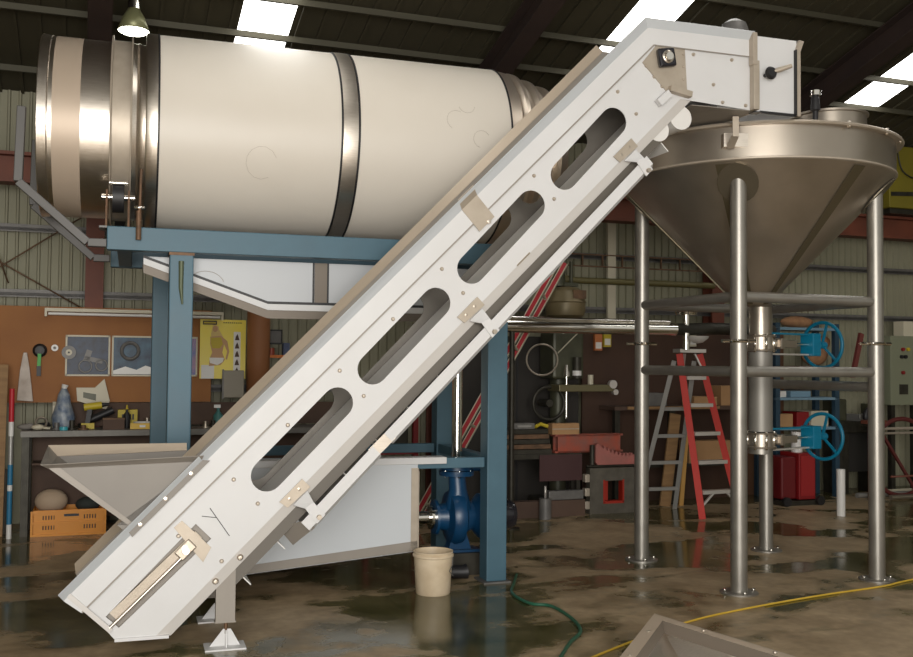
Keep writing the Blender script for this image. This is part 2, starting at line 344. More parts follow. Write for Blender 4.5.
for sg, n0 in ((-1, 0.0), (1, W_)):
    def Y(t): return n0 + sg*t
    # upper guard with flared lip
    gp = [(-0.805, 0.321), (-0.61, 0.14), (-0.585, 0.385), (2.49, 3.465), (3.18, 3.462), (3.18, 3.575), (2.435, 3.565)]
    g = MB()
    a0, a1, a2 = (-0.735, 0.235), (2.49, 3.465), (3.18, 3.462)
    b0, b1, b2 = (-0.82, 0.30), (2.445, 3.565), (3.18, 3.568)
    c0, c1, c2 = (-0.845, 0.34), (2.405, 3.612), (3.18, 3.612)
    if sg > 0: b0, b1, b2 = (-0.79, 0.315), (2.425, 3.585), (3.18, 3.58); c0, c1, c2 = (-0.80, 0.365), (2.40, 3.638), (2.7, 3.62)
    def P(q, t): return (q[0], Y(t), q[1])
    for (u, v) in ((a0, a1), (a1, a2)):
        uu, vv = {a0: b0, a1: b1, a2: b2}[u], {a0: b0, a1: b1, a2: b2}[v]
        g.quad(P(u, 0.010), P(v, 0.010), P(vv, 0.010), P(uu, 0.010), 0.004)
    g.build('upper_guard', WHITE if sg < 0 else GREYS, cv)
    if sg < 0: MB().quad((-0.73, -0.0145, 0.234), (2.49, -0.0145, 3.459), (2.485, -0.0145, 3.466), (-0.735, -0.0145, 0.241), 0.002).quad((2.49, -0.0145, 3.459), (3.18, -0.0145, 3.457), (3.18, -0.0145, 3.463), (2.485, -0.0145, 3.466), 0.002).build('guard_seam_shadow', GREYS, cv)  # thin grey strip painted in as the shadow of the guard gap
    g = MB()
    for (u, v, uu, vv) in ((b0, b1, c0, c1), (b1, b2, c1, c2))[:(2 if sg < 0 else 1)]:
        g.quad(P(u, 0.010), P(v, 0.010), P(vv, 0.055), P(uu, 0.055), 0.003)
    g.build('guard_lip', WHITE_B if sg < 0 else FART, cv)
    # lower folded strip
    g = MB(); g.quad((-0.38, Y(0.0), 0.085), (2.68, Y(0), 3.150), (2.76, Y(-0.012), 3.150), (-0.30, Y(-0.012), 0.085), 0.003)
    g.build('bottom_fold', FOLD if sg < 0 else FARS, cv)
# bearing gusset plate and head bearing
g = MB().prism([(2.413, 3.350), (2.516, 3.475), (2.705, 3.471), (2.722, 3.195), (2.575, 3.190)], -0.009, -0.001); g.build('gusset_plate', TANS, cv)
g = MB().cbox((2.565, -0.028, 3.388), (0.115, 0.04, 0.115), (0, R(-10), 0)); fb = g.build('flange_bearing', BLACKG, cv, 0.012)
MB().tube((2.565, -0.075, 3.388), (2.565, 0.02, 3.388), 0.024).build('head_shaft', CHROME, fb)
MB().torus((2.565, -0.052, 3.388), 0.032, 0.008, (0, 1, 0), 24, 8).build('bearing_ring', STEEL, fb)
# take-up at the foot
g = MB()
ca, sa = math.cos(R(44.5)), math.sin(R(44.5))
def q45(s0, d, y, t=0.0): return (s0, y, s0+d)
g.quad((-0.635, 0.030, 0.22), (-0.17, 0.030, 0.668), (-0.09, 0.030, 0.565), (-0.55, 0.030, 0.125), 0.004)
g.build('take_up_recess', GREYS, cv)
g = MB().bar((-0.585, 0.012, 0.205), (-0.17, 0.012, 0.60), 0.05, 0.028, (0, 1, 0)); tu = g.build('take_up_rail', TANS, cv)
MB().cbox((-0.235, -0.004, 0.525), (0.10, 0.035, 0.062), (0, R(-45), 0)).build('take_up_block', STEELD, tu, 0.006)
MB().tube((-0.235, -0.055, 0.525), (-0.235, 0.50, 0.525), 0.018).build('tail_shaft', CHROME, tu)
MB().tube((-0.60, -0.012, 0.150), (-0.22, -0.012, 0.517), 0.009).build('take_up_screw', STEEL, tu)
g = MB().prism([(-0.295, 0.640), (-0.255, 0.675), (-0.105, 0.53), (-0.145, 0.455)], -0.006, -0.0005); g.build('take_up_plate', TANS, cv)
g = MB().quad((-0.805, -0.016, 0.318), (-0.60, -0.016, 0.125), (-0.585, -0.016, 0.145), (-0.79, -0.016, 0.338), 0.004); g.build('guard_end_strip', FOLD, cv)
MB().box(-0.575, -0.31, -0.008, 0.02, 0.076, 0.092).build('foot_lip', WHITE, cv)
# bolts
bl = [(1.705, 2.607), (1.834, 2.478), (1.145, 2.038), (1.273, 1.905), (0.863, 1.747), (0.701, 1.319), (0.565, 1.458), (0.286, 1.164), (0.005, 0.88), (0.133, 0.749),
      (-0.271, 0.596), (-0.222, 0.545), (-0.05, 0.455), (2.248, 3.155), (2.373, 3.03), (2.441, 3.332), (2.496, 3.271), (2.551, 3.216), (2.696, 3.428), (2.696, 3.351),
      (2.696, 3.272), (2.77, 3.437), (3.045, 3.431), (2.913, 3.261), (2.979, 3.155), (3.146, 3.150)]
for s_, z_ in bl:
    MB().lathe([(-0.014, 0.0), (-0.013, 0.007), (-0.008, 0.010), (0.0, 0.012)], (s_, 0, z_), 'y', 10).build('bolt', TANS, cv)
for s_, z_ in ((-0.080, 0.352), (0.045, 0.470)):
    MB().lathe([(-0.020, 0.0), (-0.019, 0.010), (-0.010, 0.016), (0.0, 0.018)], (s_, 0.005, z_), 'y', 10).build('bolt', STEELD, cv)
# pen mark on the plate
MB().bar((-0.115, -0.0016, 0.735), (-0.012, -0.0016, 0.585), 0.001, 0.004, (0, 0, 1)).bar((-0.155, -0.0016, 0.694), (-0.078, -0.0016, 0.683), 0.001, 0.0035).build('pen_mark', BLACK, cv)
# clamps lying over the guard
for (s_, z_) in ((1.42, 2.32), ):
    b = MB(); b.quad((s_-0.055, -0.013, z_-0.06), (s_+0.035, -0.013, z_+0.03), (s_-0.075, -0.016, z_+0.15), (s_-0.165, -0.016, z_+0.06), 0.004)
    b.quad((s_-0.165, -0.016, z_+0.06), (s_-0.075, -0.016, z_+0.15), (s_-0.11, -0.052, z_+0.20), (s_-0.20, -0.052, z_+0.11), 0.004)
    o = b.build('joint_strap', TANS, cv); MB().lathe([(-0.028, 0), (-0.026, 0.012), (-0.012, 0.014)], (s_, 0, z_), 'y', 10).build('bolt', STEEL, o)
b = MB(); b.quad((1.60, -0.004, 2.075), (1.68, -0.004, 2.155), (1.72, 0.028, 2.115), (1.64, 0.028, 2.035), 0.004); b.build('splice_patch', TANS, cv)
# belt: carrying run and return run, both around the end pulleys
def belt_mesh(off0):
    m_ = MB()
    top = [(-0.42, 0.47), (2.46, 3.40), (3.14, 3.40)]; bot = [(3.14, 3.24), (2.66, 3.20), (-0.20, 0.20)]
    loop = top+bot
    # round the ends
    def arc(c, r_, a0, a1, n=8): return [(c[0]+r_*math.cos(R(a0+(a1-a0)*i/n)), c[1]+r_*math.sin(R(a0+(a1-a0)*i/n))) for i in range(n+1)]
    pts = arc((-0.235, 0.525-0.03), 0.13, 315, 135)+[(2.42, 3.36)]+arc((3.08, 3.29), 0.09, 90, -90)+[(2.62, 3.16)]
    n = len(pts); t = 0.006
    cx = 1.4; vs = []
    for (x_, z_) in pts: vs += [(x_, 0.045, z_), (x_, W_-0.045, z_)]
    m_.add(vs, [(2*i, 2*i+1, (2*i+3) % (2*n), (2*i+2) % (2*n)) for i in range(n)])
    return m_
o = belt_mesh(0).build('conveyor_belt', WHITEP, cv); so = o.modifiers.new('solid', 'SOLIDIFY'); so.thickness = 0.006
belt_o = o
for i in range(15):
    s_ = 0.05+0.18*i; d = 0.325
    MB().quad((s_, 0.06, s_+d), (s_, W_-0.06, s_+d), (s_+0.062, W_-0.06, s_+d-0.062), (s_+0.062, 0.06, s_+d-0.062), 0.006).build('belt_cleat', WHITEP, cv)
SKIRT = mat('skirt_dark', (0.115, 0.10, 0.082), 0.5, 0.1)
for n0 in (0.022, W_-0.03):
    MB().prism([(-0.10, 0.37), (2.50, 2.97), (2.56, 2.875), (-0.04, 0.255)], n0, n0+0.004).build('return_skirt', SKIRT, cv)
# return rollers seen as white discs under the head
MB().tube((2.691, 0.012, 3.036), (2.691, W_-0.05, 3.036), 0.074, seg=32).build('return_roller', WHITEP, cv)
MB().tube((2.539, 0.020, 2.951), (2.539, W_-0.05, 2.951), 0.072, seg=32).build('return_roller', WHITEP, cv)
for s_, z_ in ((2.48, 3.02), (2.60, 3.12)): pass
MB().tube((-0.235, 0.06, 0.50), (-0.235, W_-0.06, 0.50), 0.115, seg=28).build('tail_pulley', STEELD, cv)
# drip rail under the belt
rl = MB()
for (s0, s1, da, db) in ((0.400, 0.785, 0.205, 0.219), (0.850, 2.46, 0.222, 0.262)):
    rl.quad((s0, -0.050, s0+da), (s1, -0.050, s1+db), (s1-0.043, -0.050, s1+db+0.043), (s0-0.043, -0.050, s0+da+0.043), 0.004)
    rl.quad((s0, -0.050, s0+da), (s1, -0.050, s1+db), (s1+0.016, -0.015, s1+db-0.016), (s0+0.016, -0.015, s0+da-0.016), 0.004)
    rl.quad((s0+0.016, -0.015, s0+da-0.016), (s1+0.016, -0.015, s1+db-0.016), (s1+0.016, 0.50, s1+db-0.016), (s0+0.016, 0.50, s0+da-0.016), 0.003)
rail = rl.build('drip_rail', WHITE, cv)
MB().quad((0.765, -0.044, 0.983), (0.875, -0.044, 1.090), (0.83, -0.044, 1.135), (0.72, -0.044, 1.028), 0.004).build('joiner_plate', STEEL, rail)
MB().quad((0.43, -0.050, 0.618), (0.385, -0.050, 0.663), (0.26, 0.10, 0.60), (0.34, 0.10, 0.505), 0.004).build('tray_end', GREYS, rail)
for (s_, d) in ((0.365, 0.420), (1.355, 0.440), (2.335, 0.450)):
    z_ = s_+d; b = MB()
    b.quad((s_-0.075, -0.008, z_-0.062), (s_+0.045, -0.008, z_+0.045), (s_, -0.008, z_+0.09), (s_-0.12, -0.008, z_-0.03), 0.006)
    br = b.build('rail_bracket', TANS, cv)
    b = MB(); b.quad((s_-0.045, -0.012, z_-0.05), (s_+0.03, -0.012, z_+0.025), (s_+0.055, -0.062, z_-0.03), (s_+0.01, -0.062, z_-0.062), 0.005)
    b.quad((s_+0.01, -0.062, z_-0.062), (s_+0.055, -0.062, z_-0.03), (s_+0.12, -0.062, z_-0.10), (s_+0.075, -0.062, z_-0.145), 0.005)
    b.build('bracket_arm', WHITE, br)
    for t in (-0.05, 0.0):
        MB().lathe([(-0.016, 0), (-0.014, 0.009), (-0.005, 0.011)], (s_-0.015+t, 0, z_+0.035+t), 'y', 10).build('bolt', STEELD, br)
    MB().tube((s_+0.085, -0.085, z_-0.11), (s_+0.085, -0.05, z_-0.11), 0.014, seg=6).build('nut', STEELD, br)
# small lugs by the gusset
b = MB(); b.cbox((2.66, -0.03, 3.185), (0.15, 0.045, 0.035), (0, R(10), 0)); b.build('guide_lug', TANS, cv)
b = MB(); b.cbox((2.545, -0.03, 3.135), (0.10, 0.04, 0.045), (0, R(-42), 0)); b.build('guide_lug', WHITE, cv)
# head bottom, roof-less head with end flange
MB().box(2.76, 3.20, 0.0, W_, 3.118, 3.122).build('head_floor', GREYS, cv)
MB().tube((3.08, 0.02, 3.29), (3.08, W_-0.02, 3.29), 0.085, seg=28).build('head_pulley', STEELD, cv)
g = MB().box(3.165, 3.195, -0.062, -0.011, 3.40, 3.605).box(3.175, 3.215, -0.055, -0.004, 3.118, 3.43)
g.box(3.165, 3.195, W_+0.011, W_+0.06, 3.118, 3.605); g.box(3.202, 3.212, 0.0, W_, 3.112, 3.14)
g.build('head_flange', TANS, cv, 0.003)
# feet
for n0 in (0.012, 0.60):
    lg = MB().box(-0.075, 0.025, n0, n0+0.05, 0.135, 0.42).prism([(-0.075, 0.42), (0.025, 0.42), (0.025, 0.44), (-0.03, 0.44)], n0, n0+0.05)
    lg.box(-0.08, 0.03, n0-0.004, n0+0.054, 0.130, 0.138)
    l_ = lg.build('leg', GREYS, cv)
    MB().tube((-0.02, n0+0.02, 0.07), (-0.02, n0+0.02, 0.135), 0.010).build('levelling_stud', RUST, l_)
    ft = MB().prism([(-0.105, 0.006), (0.055, 0.006), (0.005, 0.095), (-0.035, 0.095)], n0+0.012, n0+0.018).box(-0.13, 0.08, n0-0.06, n0+0.09, 0.0, 0.008)
    ft.prism([(n0-0.03, 0.006), (n0+0.06, 0.006), (n0+0.03, 0.09), (n0, 0.09)], -0.023, -0.017, 'yz')
    ft.build('foot_plate', WHITE, l_)
MB().box(-0.06, 0.01, 0.062, 0.60, 0.36, 0.42).build('cross_bar', GREYS, cv)

# feed hopper bolted to the conveyor foot
HR = 0.61; HN = -0.022
near = [(-0.905, 0.965), (-0.17, 0.985), (-0.505, 0.655)]
HOPM = mat('hopper_satin_sheet', (0.21, 0.19, 0.165), 0.5, 0.12, (0.185, 0.165, 0.145), 4.0, 0.2)
hp = MB().prism(near, HN, HN+0.004).prism(near, HR, HR+0.004).quad((-0.905, HN, 0.965), (-0.505, HN, 0.655), (-0.505, HR, 0.655), (-0.905, HR, 0.965), 0.004).build('feed_hopper', HOPM, cv, label='open triangular stainless feed hopper')
MB().quad((-0.905, HN-0.002, 0.965), (-0.505, HN-0.002, 0.655), (-0.470, HN-0.002, 0.655), (-0.85, HN-0.002, 0.965), 0.002).build('corner_strip', GREYS, hp)
rm = MB()
rm.quad((-0.905, HN, 0.965), (-0.165, HN, 0.985), (-0.155, HN-0.035, 1.015), (-0.935, HN-0.035, 0.985), 0.004)
MB().quad((-0.905, HR, 0.965), (-0.205, HR, 0.985), (-0.205, HR+0.03, 1.025), (-0.955, HR+0.03, 1.025), 0.004).build('far_rim_lip', FART, hp)
rm.quad((-0.905, HN, 0.965), (-0.905, HR, 0.965), (-0.955, HR+0.03, 1.02), (-0.94, HN-0.035, 0.985), 0.004)
rm.build('rim', GREYS, hp)
MB().prism([(-0.15, 0.985), (-0.535, 0.635), (-0.575, 0.67), (-0.49, 0.665), (-0.18, 0.99)], HN-0.006, HN-0.001).prism([(-0.12, 0.985), (-0.50, 0.605), (-0.525, 0.645), (-0.165, 0.99)], HN-0.008, HN-0.002).build('mounting_flange', HOPM, hp)
for s_, z_ in ((-0.215, 0.92), (-0.340, 0.795), (-0.462, 0.668)):
    MB().lathe([(-0.016, 0), (-0.014, 0.010), (0.0, 0.012)], (s_, HN-0.006, z_), 'y', 10).build('bolt', STEEL, hp)

# discharge chute box on the tank lid
ch = MB().box(0.0, 0.31, 0.0, 0.006, 3.112, 3.605).box(0.0, 0.31, W_-0.006, W_, 3.112, 3.605).box(0.304, 0.31, 0.006, W_-0.006, 3.112, 3.605).build('discharge_chute', WHITE, cv, label='boxed discharge chute at the head'); ch.location = (3.22, 0, 0)
g = MB().prism([(0.292, 3.112), (0.325, 3.112), (0.325, 3.53), (0.352, 3.60), (0.318, 3.605), (0.292, 3.53)], -0.022, -0.001); g.build('end_flange', TANS, ch)
MB().box(0.289, 0.296, -0.026, 0.0, 3.112, 3.54).build('rubber_seal', BLACK, ch)
kb = MB().tube((0.07, 0.0, 3.355), (0.07, -0.045, 3.355), 0.012).lathe([(-0.085, 0.0), (-0.085, 0.03), (-0.065, 0.042), (-0.045, 0.03), (-0.045, 0)], (0.07, 0, 3.355), 'y', 16).build('clamp_knob', BLACK, ch)
MB().path([(0.07, -0.065, 3.36), (0.12, -0.085, 3.375), (0.19, -0.11, 3.40)], [0.012, 0.017, 0.014]).build('clamp_lever', TANS, kb)
MB().box(-0.03, 0.03, -0.03, 0.03, 3.107, 3.112).box(0.03, 0.31, -0.01, 0.0, 3.109, 3.125).build('foot_gasket', BLACK, ch)

# gear motor on the far side of the head
gm = MB().lathe([(0.0, 0.0), (0.0, 0.09), (0.16, 0.10), (0.36, 0.10), (0.41, 0.085), (0.44, 0.04), (0.44, 0)], (-0.05, 0, 0.03), 'z', 24).build('gear_motor', GALV, cv, label='round grey gear motor'); gm.location = (3.58, 0.70, 3.50)
MB().lathe([(0.0, 0.0), (0.0, 0.05), (0.10, 0.065), (0.15, 0.05), (0.15, 0)], (-0.12, 0.0, 0.36), 'x', 20).build('terminal_box', STEELD, gm)
MB().box(-0.15, 0.07, -0.075, 0.07, -0.12, 0.03).build('gearbox', BLACK, gm, 0.01)

# ---------------------------------------------------------------- tank with its legs, ring rails and outlet
TX, TY = 2.214, 7.449
BANDM = mat('satin_band', (0.43, 0.38, 0.32), 0.33, 0.85, (0.37, 0.32, 0.265), 3.0, 0.2, rvar=0.05)
tk = thing('conical_tank', 'big round stainless tank with a cone bottom standing on four pipe legs', 'tank', (TX, TY, 0))
MB().lathe([(2.865, 0.979), (2.865, 0.985), (3.085, 0.985), (3.085, 0.979), (2.865, 0.979)], seg=96).build('shell_band', BANDM, tk)
MB().lathe([(1.955, 0.110), (2.862, 0.985), (2.862, 0.978), (1.958, 0.10), (1.955, 0.110)], seg=96).build('cone', TANKC, tk)
MB().lathe([(3.080, 0.95), (3.080, 1.030), (3.090, 1.037), (3.100, 1.030), (3.102, 0.95), (3.104, 0.6), (3.105, 0.0)], seg=96).build('lid', TANS, tk)
MB().lathe([(2.857, 0.980), (2.862, 0.993), (2.872, 0.993), (2.877, 0.982)], seg=96).build('weld_ring', TANS, tk)
for ang in (-62, -118, 20, 110, 170):        # thin dull strips running down the cone
    a = R(ang); u = Vector((math.cos(a), math.sin(a), 0)); t = Vector((-math.sin(a), math.cos(a), 0))
    p0 = u*0.965+Vector((0, 0, 2.845)); p1 = u*0.115+Vector((0, 0, 1.963)); nn = Vector((u.x*0.72, u.y*0.72, -0.69))*0.006
    b = MB(); b.quad(p0-t*0.05+nn, p1-t*0.02+nn, p1+t*0.02+nn, p0+t*0.05+nn, 0.003); b.build('cone_strip', mat('strip_dull', (0.20, 0.17, 0.11), 0.4, 0.8), tk)
legs = []
for i in range(4):
    t = -1.974+i*PI/2; legs.append((2.214+0.839*math.cos(t)-TX, 7.449+0.839*math.sin(t)-TY))
for (lx, ly) in legs:
    u = Vector((lx, ly, 0)).normalized(); top = 2.82
    l_ = MB().tube((lx, ly, 0.012), (lx, ly, top), 0.055, seg=28).build('leg', STEELP, tk)
    MB().lathe([(0.0, 0.0), (0.0, 0.125), (0.010, 0.125), (0.012, 0.12), (0.012, 0.0)], (lx, ly, 0), 'z', 32).build('foot_flange', STEELP, l_)
    for k_ in range(4):
        a = k_*PI/2+0.1; MB().tube((lx+0.098*math.cos(a), ly+0.098*math.sin(a), 0.012), (lx+0.098*math.cos(a), ly+0.098*math.sin(a), 0.030), 0.011, seg=6).build('anchor_bolt', CHROME, l_)
    # pad where the leg meets the cone
    p = Vector((lx, ly, 2.685)); nn = Vector((u.x*0.72, u.y*0.72, -0.69)); tt = Vector((-u.y, u.x, 0)); ss = nn.cross(tt)
    pc = Vector((u.x*0.855, u.y*0.855, 2.735)) + nn*0.008
    b = MB(); b.add([pc+tt*(0.135*math.cos(2*PI*k/24))+ss*(0.16*math.sin(2*PI*k/24))+nn*h for h in (0, 0.008) for k in range(24)], [list(range(24)), list(range(24, 48))[::-1]]+[(k, (k+1) % 24, 24+(k+1) % 24, 24+k) for k in range(24)]); b.build('leg_pad', mat('pad_dark', (0.22, 0.19, 0.14), 0.42, 0.8), l_)
    MB().lathe([(top, 0.0), (top, 0.062), (top+0.008, 0.062), (top+0.008, 0.0)], (lx, ly, 0), 'z', 28).build('leg_cap', TANS, l_)
    cl = MB().torus((lx, ly, 1.668 if abs(lx) < 9 else 0), 0.062, 0.012, (0, 0, 1), 28, 8)
    cl.tube((lx-0.12, ly-0.03, 1.668), (lx-0.06, ly-0.01, 1.668), 0.012, seg=8).tube((lx+0.06, ly+0.01, 1.668), (lx+0.12, ly+0.03, 1.668), 0.012, seg=8)
    cl.build('clamp_ring', CHROME, l_)
def rail_(i, j, z, m=STEELP):
    a, b = Vector((*legs[i], z)), Vector((*legs[j], z)); d = (b-a).normalized()
    MB().tube(a+d*0.045, b-d*0.045, 0.036, seg=20).build('ring_rail', m, tk)
for i in range(4): rail_(i, (i+1) % 4, 1.967)
rail_(0, 1, 1.465); rail_(3, 0, 1.465); rail_(1, 2, 1.36)
# outlet pipe (two spools and two flanges)
px0 = 0.050
MB().lathe([(1.96, 0.110), (1.94, 0.085), (1.735, 0.083)], (px0, 0, 0), seg=32).build('outlet_spool', BANDM, tk)
MB().lathe([(1.61, 0.088), (1.02, 0.088)], (px0, 0, 0), seg=32).build('outlet_pipe', mat('outlet_matte', (0.26, 0.245, 0.22), 0.5, 0.5), tk)
for z in (1.672, 0.955):
    v = thing('knife_gate_valve', ('blue handwheel knife gate valve on the outlet pipe, the upper of two' if z > 1.3 else 'blue handwheel knife gate valve at the outlet bottom, the lower of two'), 'valve', (TX+px0, TY, z), R(35), 'knife gate valves under the tank')
    fl = MB()
    for h in (-0.058, 0.046): fl.lathe([(h, 0.0), (h, 0.115), (h+0.012, 0.118), (h+0.014, 0.0)], seg=36)
    fl.lathe([(-0.045, 0.10), (0.045, 0.10)], seg=36)
    fl.build('valve_body', BANDM, v)
    for k_ in range(8):
        a = k_*PI/4+0.3; MB().tube((0.102*math.cos(a), 0.102*math.sin(a), -0.066), (0.102*math.cos(a), 0.102*math.sin(a), 0.066), 0.010, seg=8).build('valve_bolt', CHROME, v)
    MB().box(0.10, 0.34, -0.075, 0.075, -0.028, 0.028).box(0.12, 0.16, -0.10, 0.10, -0.04, 0.04).build('gate_housing', BANDM, v, 0.004)
    MB().tube((0.32, 0, 0), (0.80, 0, 0), 0.012).build('stem', CHROME, v)
    for s_ in (-1, 1): MB().box(0.10, 0.62, -0.02, 0.02, s_*0.078-0.006, s_*0.078+0.006).build('yoke_bar', TEAL if s_ > 0 else ALU, v)
    MB().box(0.56, 0.66, -0.06, 0.06, -0.088, 0.088).build('actuator_head', TEAL, v, 0.006)
    hw = MB().torus((0.757, 0, 0), 0.178, 0.014, (1, 0, 0), 48, 10).build('handwheel', TEAL, v)
    for k_ in range(3):
        a = k_*2*PI/3+PI/2+0.25; MB().bar((0.757, 0, 0), (0.757, 0.17*math.cos(a), 0.17*math.sin(a)), 0.012, 0.022, (1, 0, 0)).build('spoke', TEAL, hw)
    MB().tube((0.72, 0, 0), (0.79, 0, 0), 0.028).build('wheel_hub', TEAL, hw)
    if z < 1: MB().lathe([(-0.06, 0.088), (-0.10, 0.088), (-0.10, 0.08)], seg=32).build('outlet_stub', STEELP, v)
# inspection neck and vent on the lid
MB().lathe([(3.098, 0.27), (3.37, 0.27), (3.375, 0.285), (3.39, 0.285), (3.392, 0.0)], (0.585, 0.05, 0), seg=48).build('inspection_neck', BANDM, tk)
vt = MB().lathe([(3.10, 0.02), (3.34, 0.02), (3.35, 0.035), (3.42, 0.03), (3.46, 0.02), (3.46, 0)], (0.36, -0.30, 0), seg=16).build('lid_vent', BLACK, tk)
MB().tube((0.36, -0.30, 3.455), (0.36, -0.30, 3.49), 0.04).build('vent_cap', CHROME, vt)
# lid lugs on the rim
b = MB().box(-0.445, -0.405, -1.055, -1.040, 2.98, 3.110).quad((-0.45, -1.04, 2.985), (-0.40, -1.04, 2.985), (-0.40, -0.92, 2.93), (-0.45, -0.92, 2.93), 0.006)
b.build('rim_lug', TANS, tk); MB().box(-0.47, -0.30, -0.935, -0.86, 2.94, 3.03).build('lug_pad', STEEL, tk)
for ang in (-70, -48, -30):
    a = R(ang); MB().tube((1.015*math.cos(a), 1.015*math.sin(a), 3.065), (1.015*math.cos(a), 1.015*math.sin(a), 3.112), 0.012, seg=8).build('lid_bolt', STEEL, tk)

# ---------------------------------------------------------------- drum, its blue frame, pans
fr = thing('blue_support_frame', 'blue painted steel frame of posts and beams carrying the white drum', 'frame', RC, A18)
FD = 1.20
for n0 in (0.0, FD):
    for s0 in ((-2.185, -0.062) if n0 == 0 else (-2.262, -0.062)):
        c_ = MB().box(s0, s0+0.145, n0, n0+0.15, 0.012, 2.185).build('post', BLUE, fr, 0.006)
        MB().box(s0-0.03, s0+0.17, n0-0.03, n0+0.18, 0, 0.012).build('base_plate', GALV, c_)
        MB().box(s0-0.004, s0+0.15, n0-0.004, n0+0.154, 2.168, 2.186).build('cap_plate', RUST, c_)
    MB().box(-2.56, 0.10, n0, n0+0.10, 2.187, 2.333).build('top_beam', BLUE, fr, 0.006)
    MB().box(-2.04, -0.075, n0+0.02, n0+0.10, 0.79, 0.86).build('lower_beam', BLUE, fr, 0.004)
for s0 in (-2.50, -2.16, 0.0): MB().box(s0, s0+0.09, 0.10, FD, 2.19, 2.33).build('cross_beam', BLUE, fr, 0.004)
for s0 in (-2.15, -0.05): MB().box(s0, s0+0.08, 0.15, FD, 0.79, 0.86).build('cross_beam', BLUE, fr, 0.004)
MB().path([(-2.115, -0.006, 2.13), (-2.115, -0.006, 1.96), (-2.105, -0.006, 1.86)], [0.017, 0.014, 0.006]).build('weld_hook', mat('lug_olive', (0.10, 0.12, 0.07), 0.5, 0.3), fr)
MB().box(-2.557, 0.0, -0.001, 0.0, 2.19, 2.20).build('edge_line', BLUE, fr)
# bent galvanised arms on the left end
for n0, dz, ds in ((-0.02, 0.0, 0.0), (0.95, 0.0, 0.0)):
    b = MB(); pts = [(-3.06, 3.03), (-3.07, 2.575), (-2.67, 2.225), (-2.56, 2.225)]
    for a, c_ in zip(pts[:-1], pts[1:]): b.bar((a[0]+ds, n0+0.03, a[1]+dz), (c_[0]+ds, n0+0.03, c_[1]+dz), 0.05, 0.05, (0, 1, 0))
    b.build('outrigger_arm', mat('arm_dark_zinc', (0.085, 0.08, 0.075), 0.5, 0.2), fr, 0.004)

dr = thing('white_rotary_drum', 'large horizontal white drum with stainless end rings lying on the blue frame', 'drum', RC, A18)
DC = (0, 0.67, 3.062)
def dl(name, prof, m, par=dr, seg=96): return MB().lathe(prof, DC, 'x', seg).build(name, m, par)
dl('drum_shell', [(-2.265, 0.668), (-1.095, 0.668)], DRUMW); dl('drum_shell', [(-0.985, 0.668), (0.110, 0.668)], DRUMW)
dl('centre_band', [(-1.095, 0.662), (-1.090, 0.673), (-1.04, 0.675), (-0.990, 0.673), (-0.985, 0.662)], STEEL)
for s0 in (-1.102, -0.985, 0.105, -2.270): dl('edge_seal', [(s0-0.002, 0.664), (s0-0.002, 0.674), (s0+0.010, 0.674), (s0+0.010, 0.664)], BLACK)
dl('end_ring', [(-2.345, 0.60), (-2.345, 0.665), (-2.335, 0.672), (-2.27, 0.670)], STEEL)
dl('inner_sleeve', [(-2.43, 0.60), (-2.40, 0.592), (-2.385, 0.600), (-2.37, 0.592), (-2.34, 0.592)], STEEL)
for s0 in (-2.560, -2.437): dl('ring_flange', [(s0, 0.58), (s0, 0.635), (s0+0.010, 0.638), (s0+0.012, 0.58)], TANS)
dl('running_ring', [(-2.548, 0.604), (-2.437, 0.604)], TANS)
dl('inlet_sleeve', [(-2.560, 0.592), (-2.735, 0.592)], STEEL)
dl('tape_band', [(-2.735, 0.594), (-2.900, 0.594)], mat('buff_tape', (0.50, 0.40, 0.31), 0.45, 0.25))
dl('inlet_sleeve', [(-2.900, 0.592), (-2.925, 0.592), (-2.928, 0.598), (-2.932, 0.594), (-2.985, 0.602), (-2.99, 0.597), (-2.975, 0.56)], STEEL)
dl('inlet_face', [(-2.96, 0.58), (-2.95, 0.57), (-2.6, 0.40), (-2.6, 0.0)], STEELD)
pr = [(0.115, 0.664), (0.20, 0.655)]
for i in range(3):
    x0 = 0.22+i*0.125; rb = 0.625-i*0.035
    pr += [(x0, rb+0.0), (x0+0.03, rb+0.028), (x0+0.06, rb+0.022), (x0+0.085, rb-0.012), (x0+0.11, rb-0.030)]
pr += [(0.60, 0.50), (0.62, 0.49), (0.62, 0.30), (0.55, 0.0)]
dl('ribbed_end_cone', pr, mat('cone_satin', (0.62, 0.53, 0.44), 0.35, 0.85))
# pencil scribbles on the shell
def scrib(cx, cz, r_, a0, a1, n=10):
    b = MB(); pts = []
    for i in range(n+1):
        a = R(a0+(a1-a0)*i/n); s_, z_ = cx+r_*math.cos(a), cz+r_*math.sin(a); y = DC[1]-math.sqrt(max(0.01, 0.6695**2-(z_-DC[2])**2)); pts.append((s_, y, z_))
    b.path(pts, 0.0009, 5).build('pencil_mark', mat('pencil_grey', (0.33, 0.27, 0.22), 0.8), dr)
scrib(-1.62, 2.80, 0.10, 20, 300); scrib(-0.30, 3.18, 0.07, 60, 240); scrib(-0.22, 3.30, 0.06, 200, 350); scrib(-0.12, 3.06, 0.06, 30, 260)

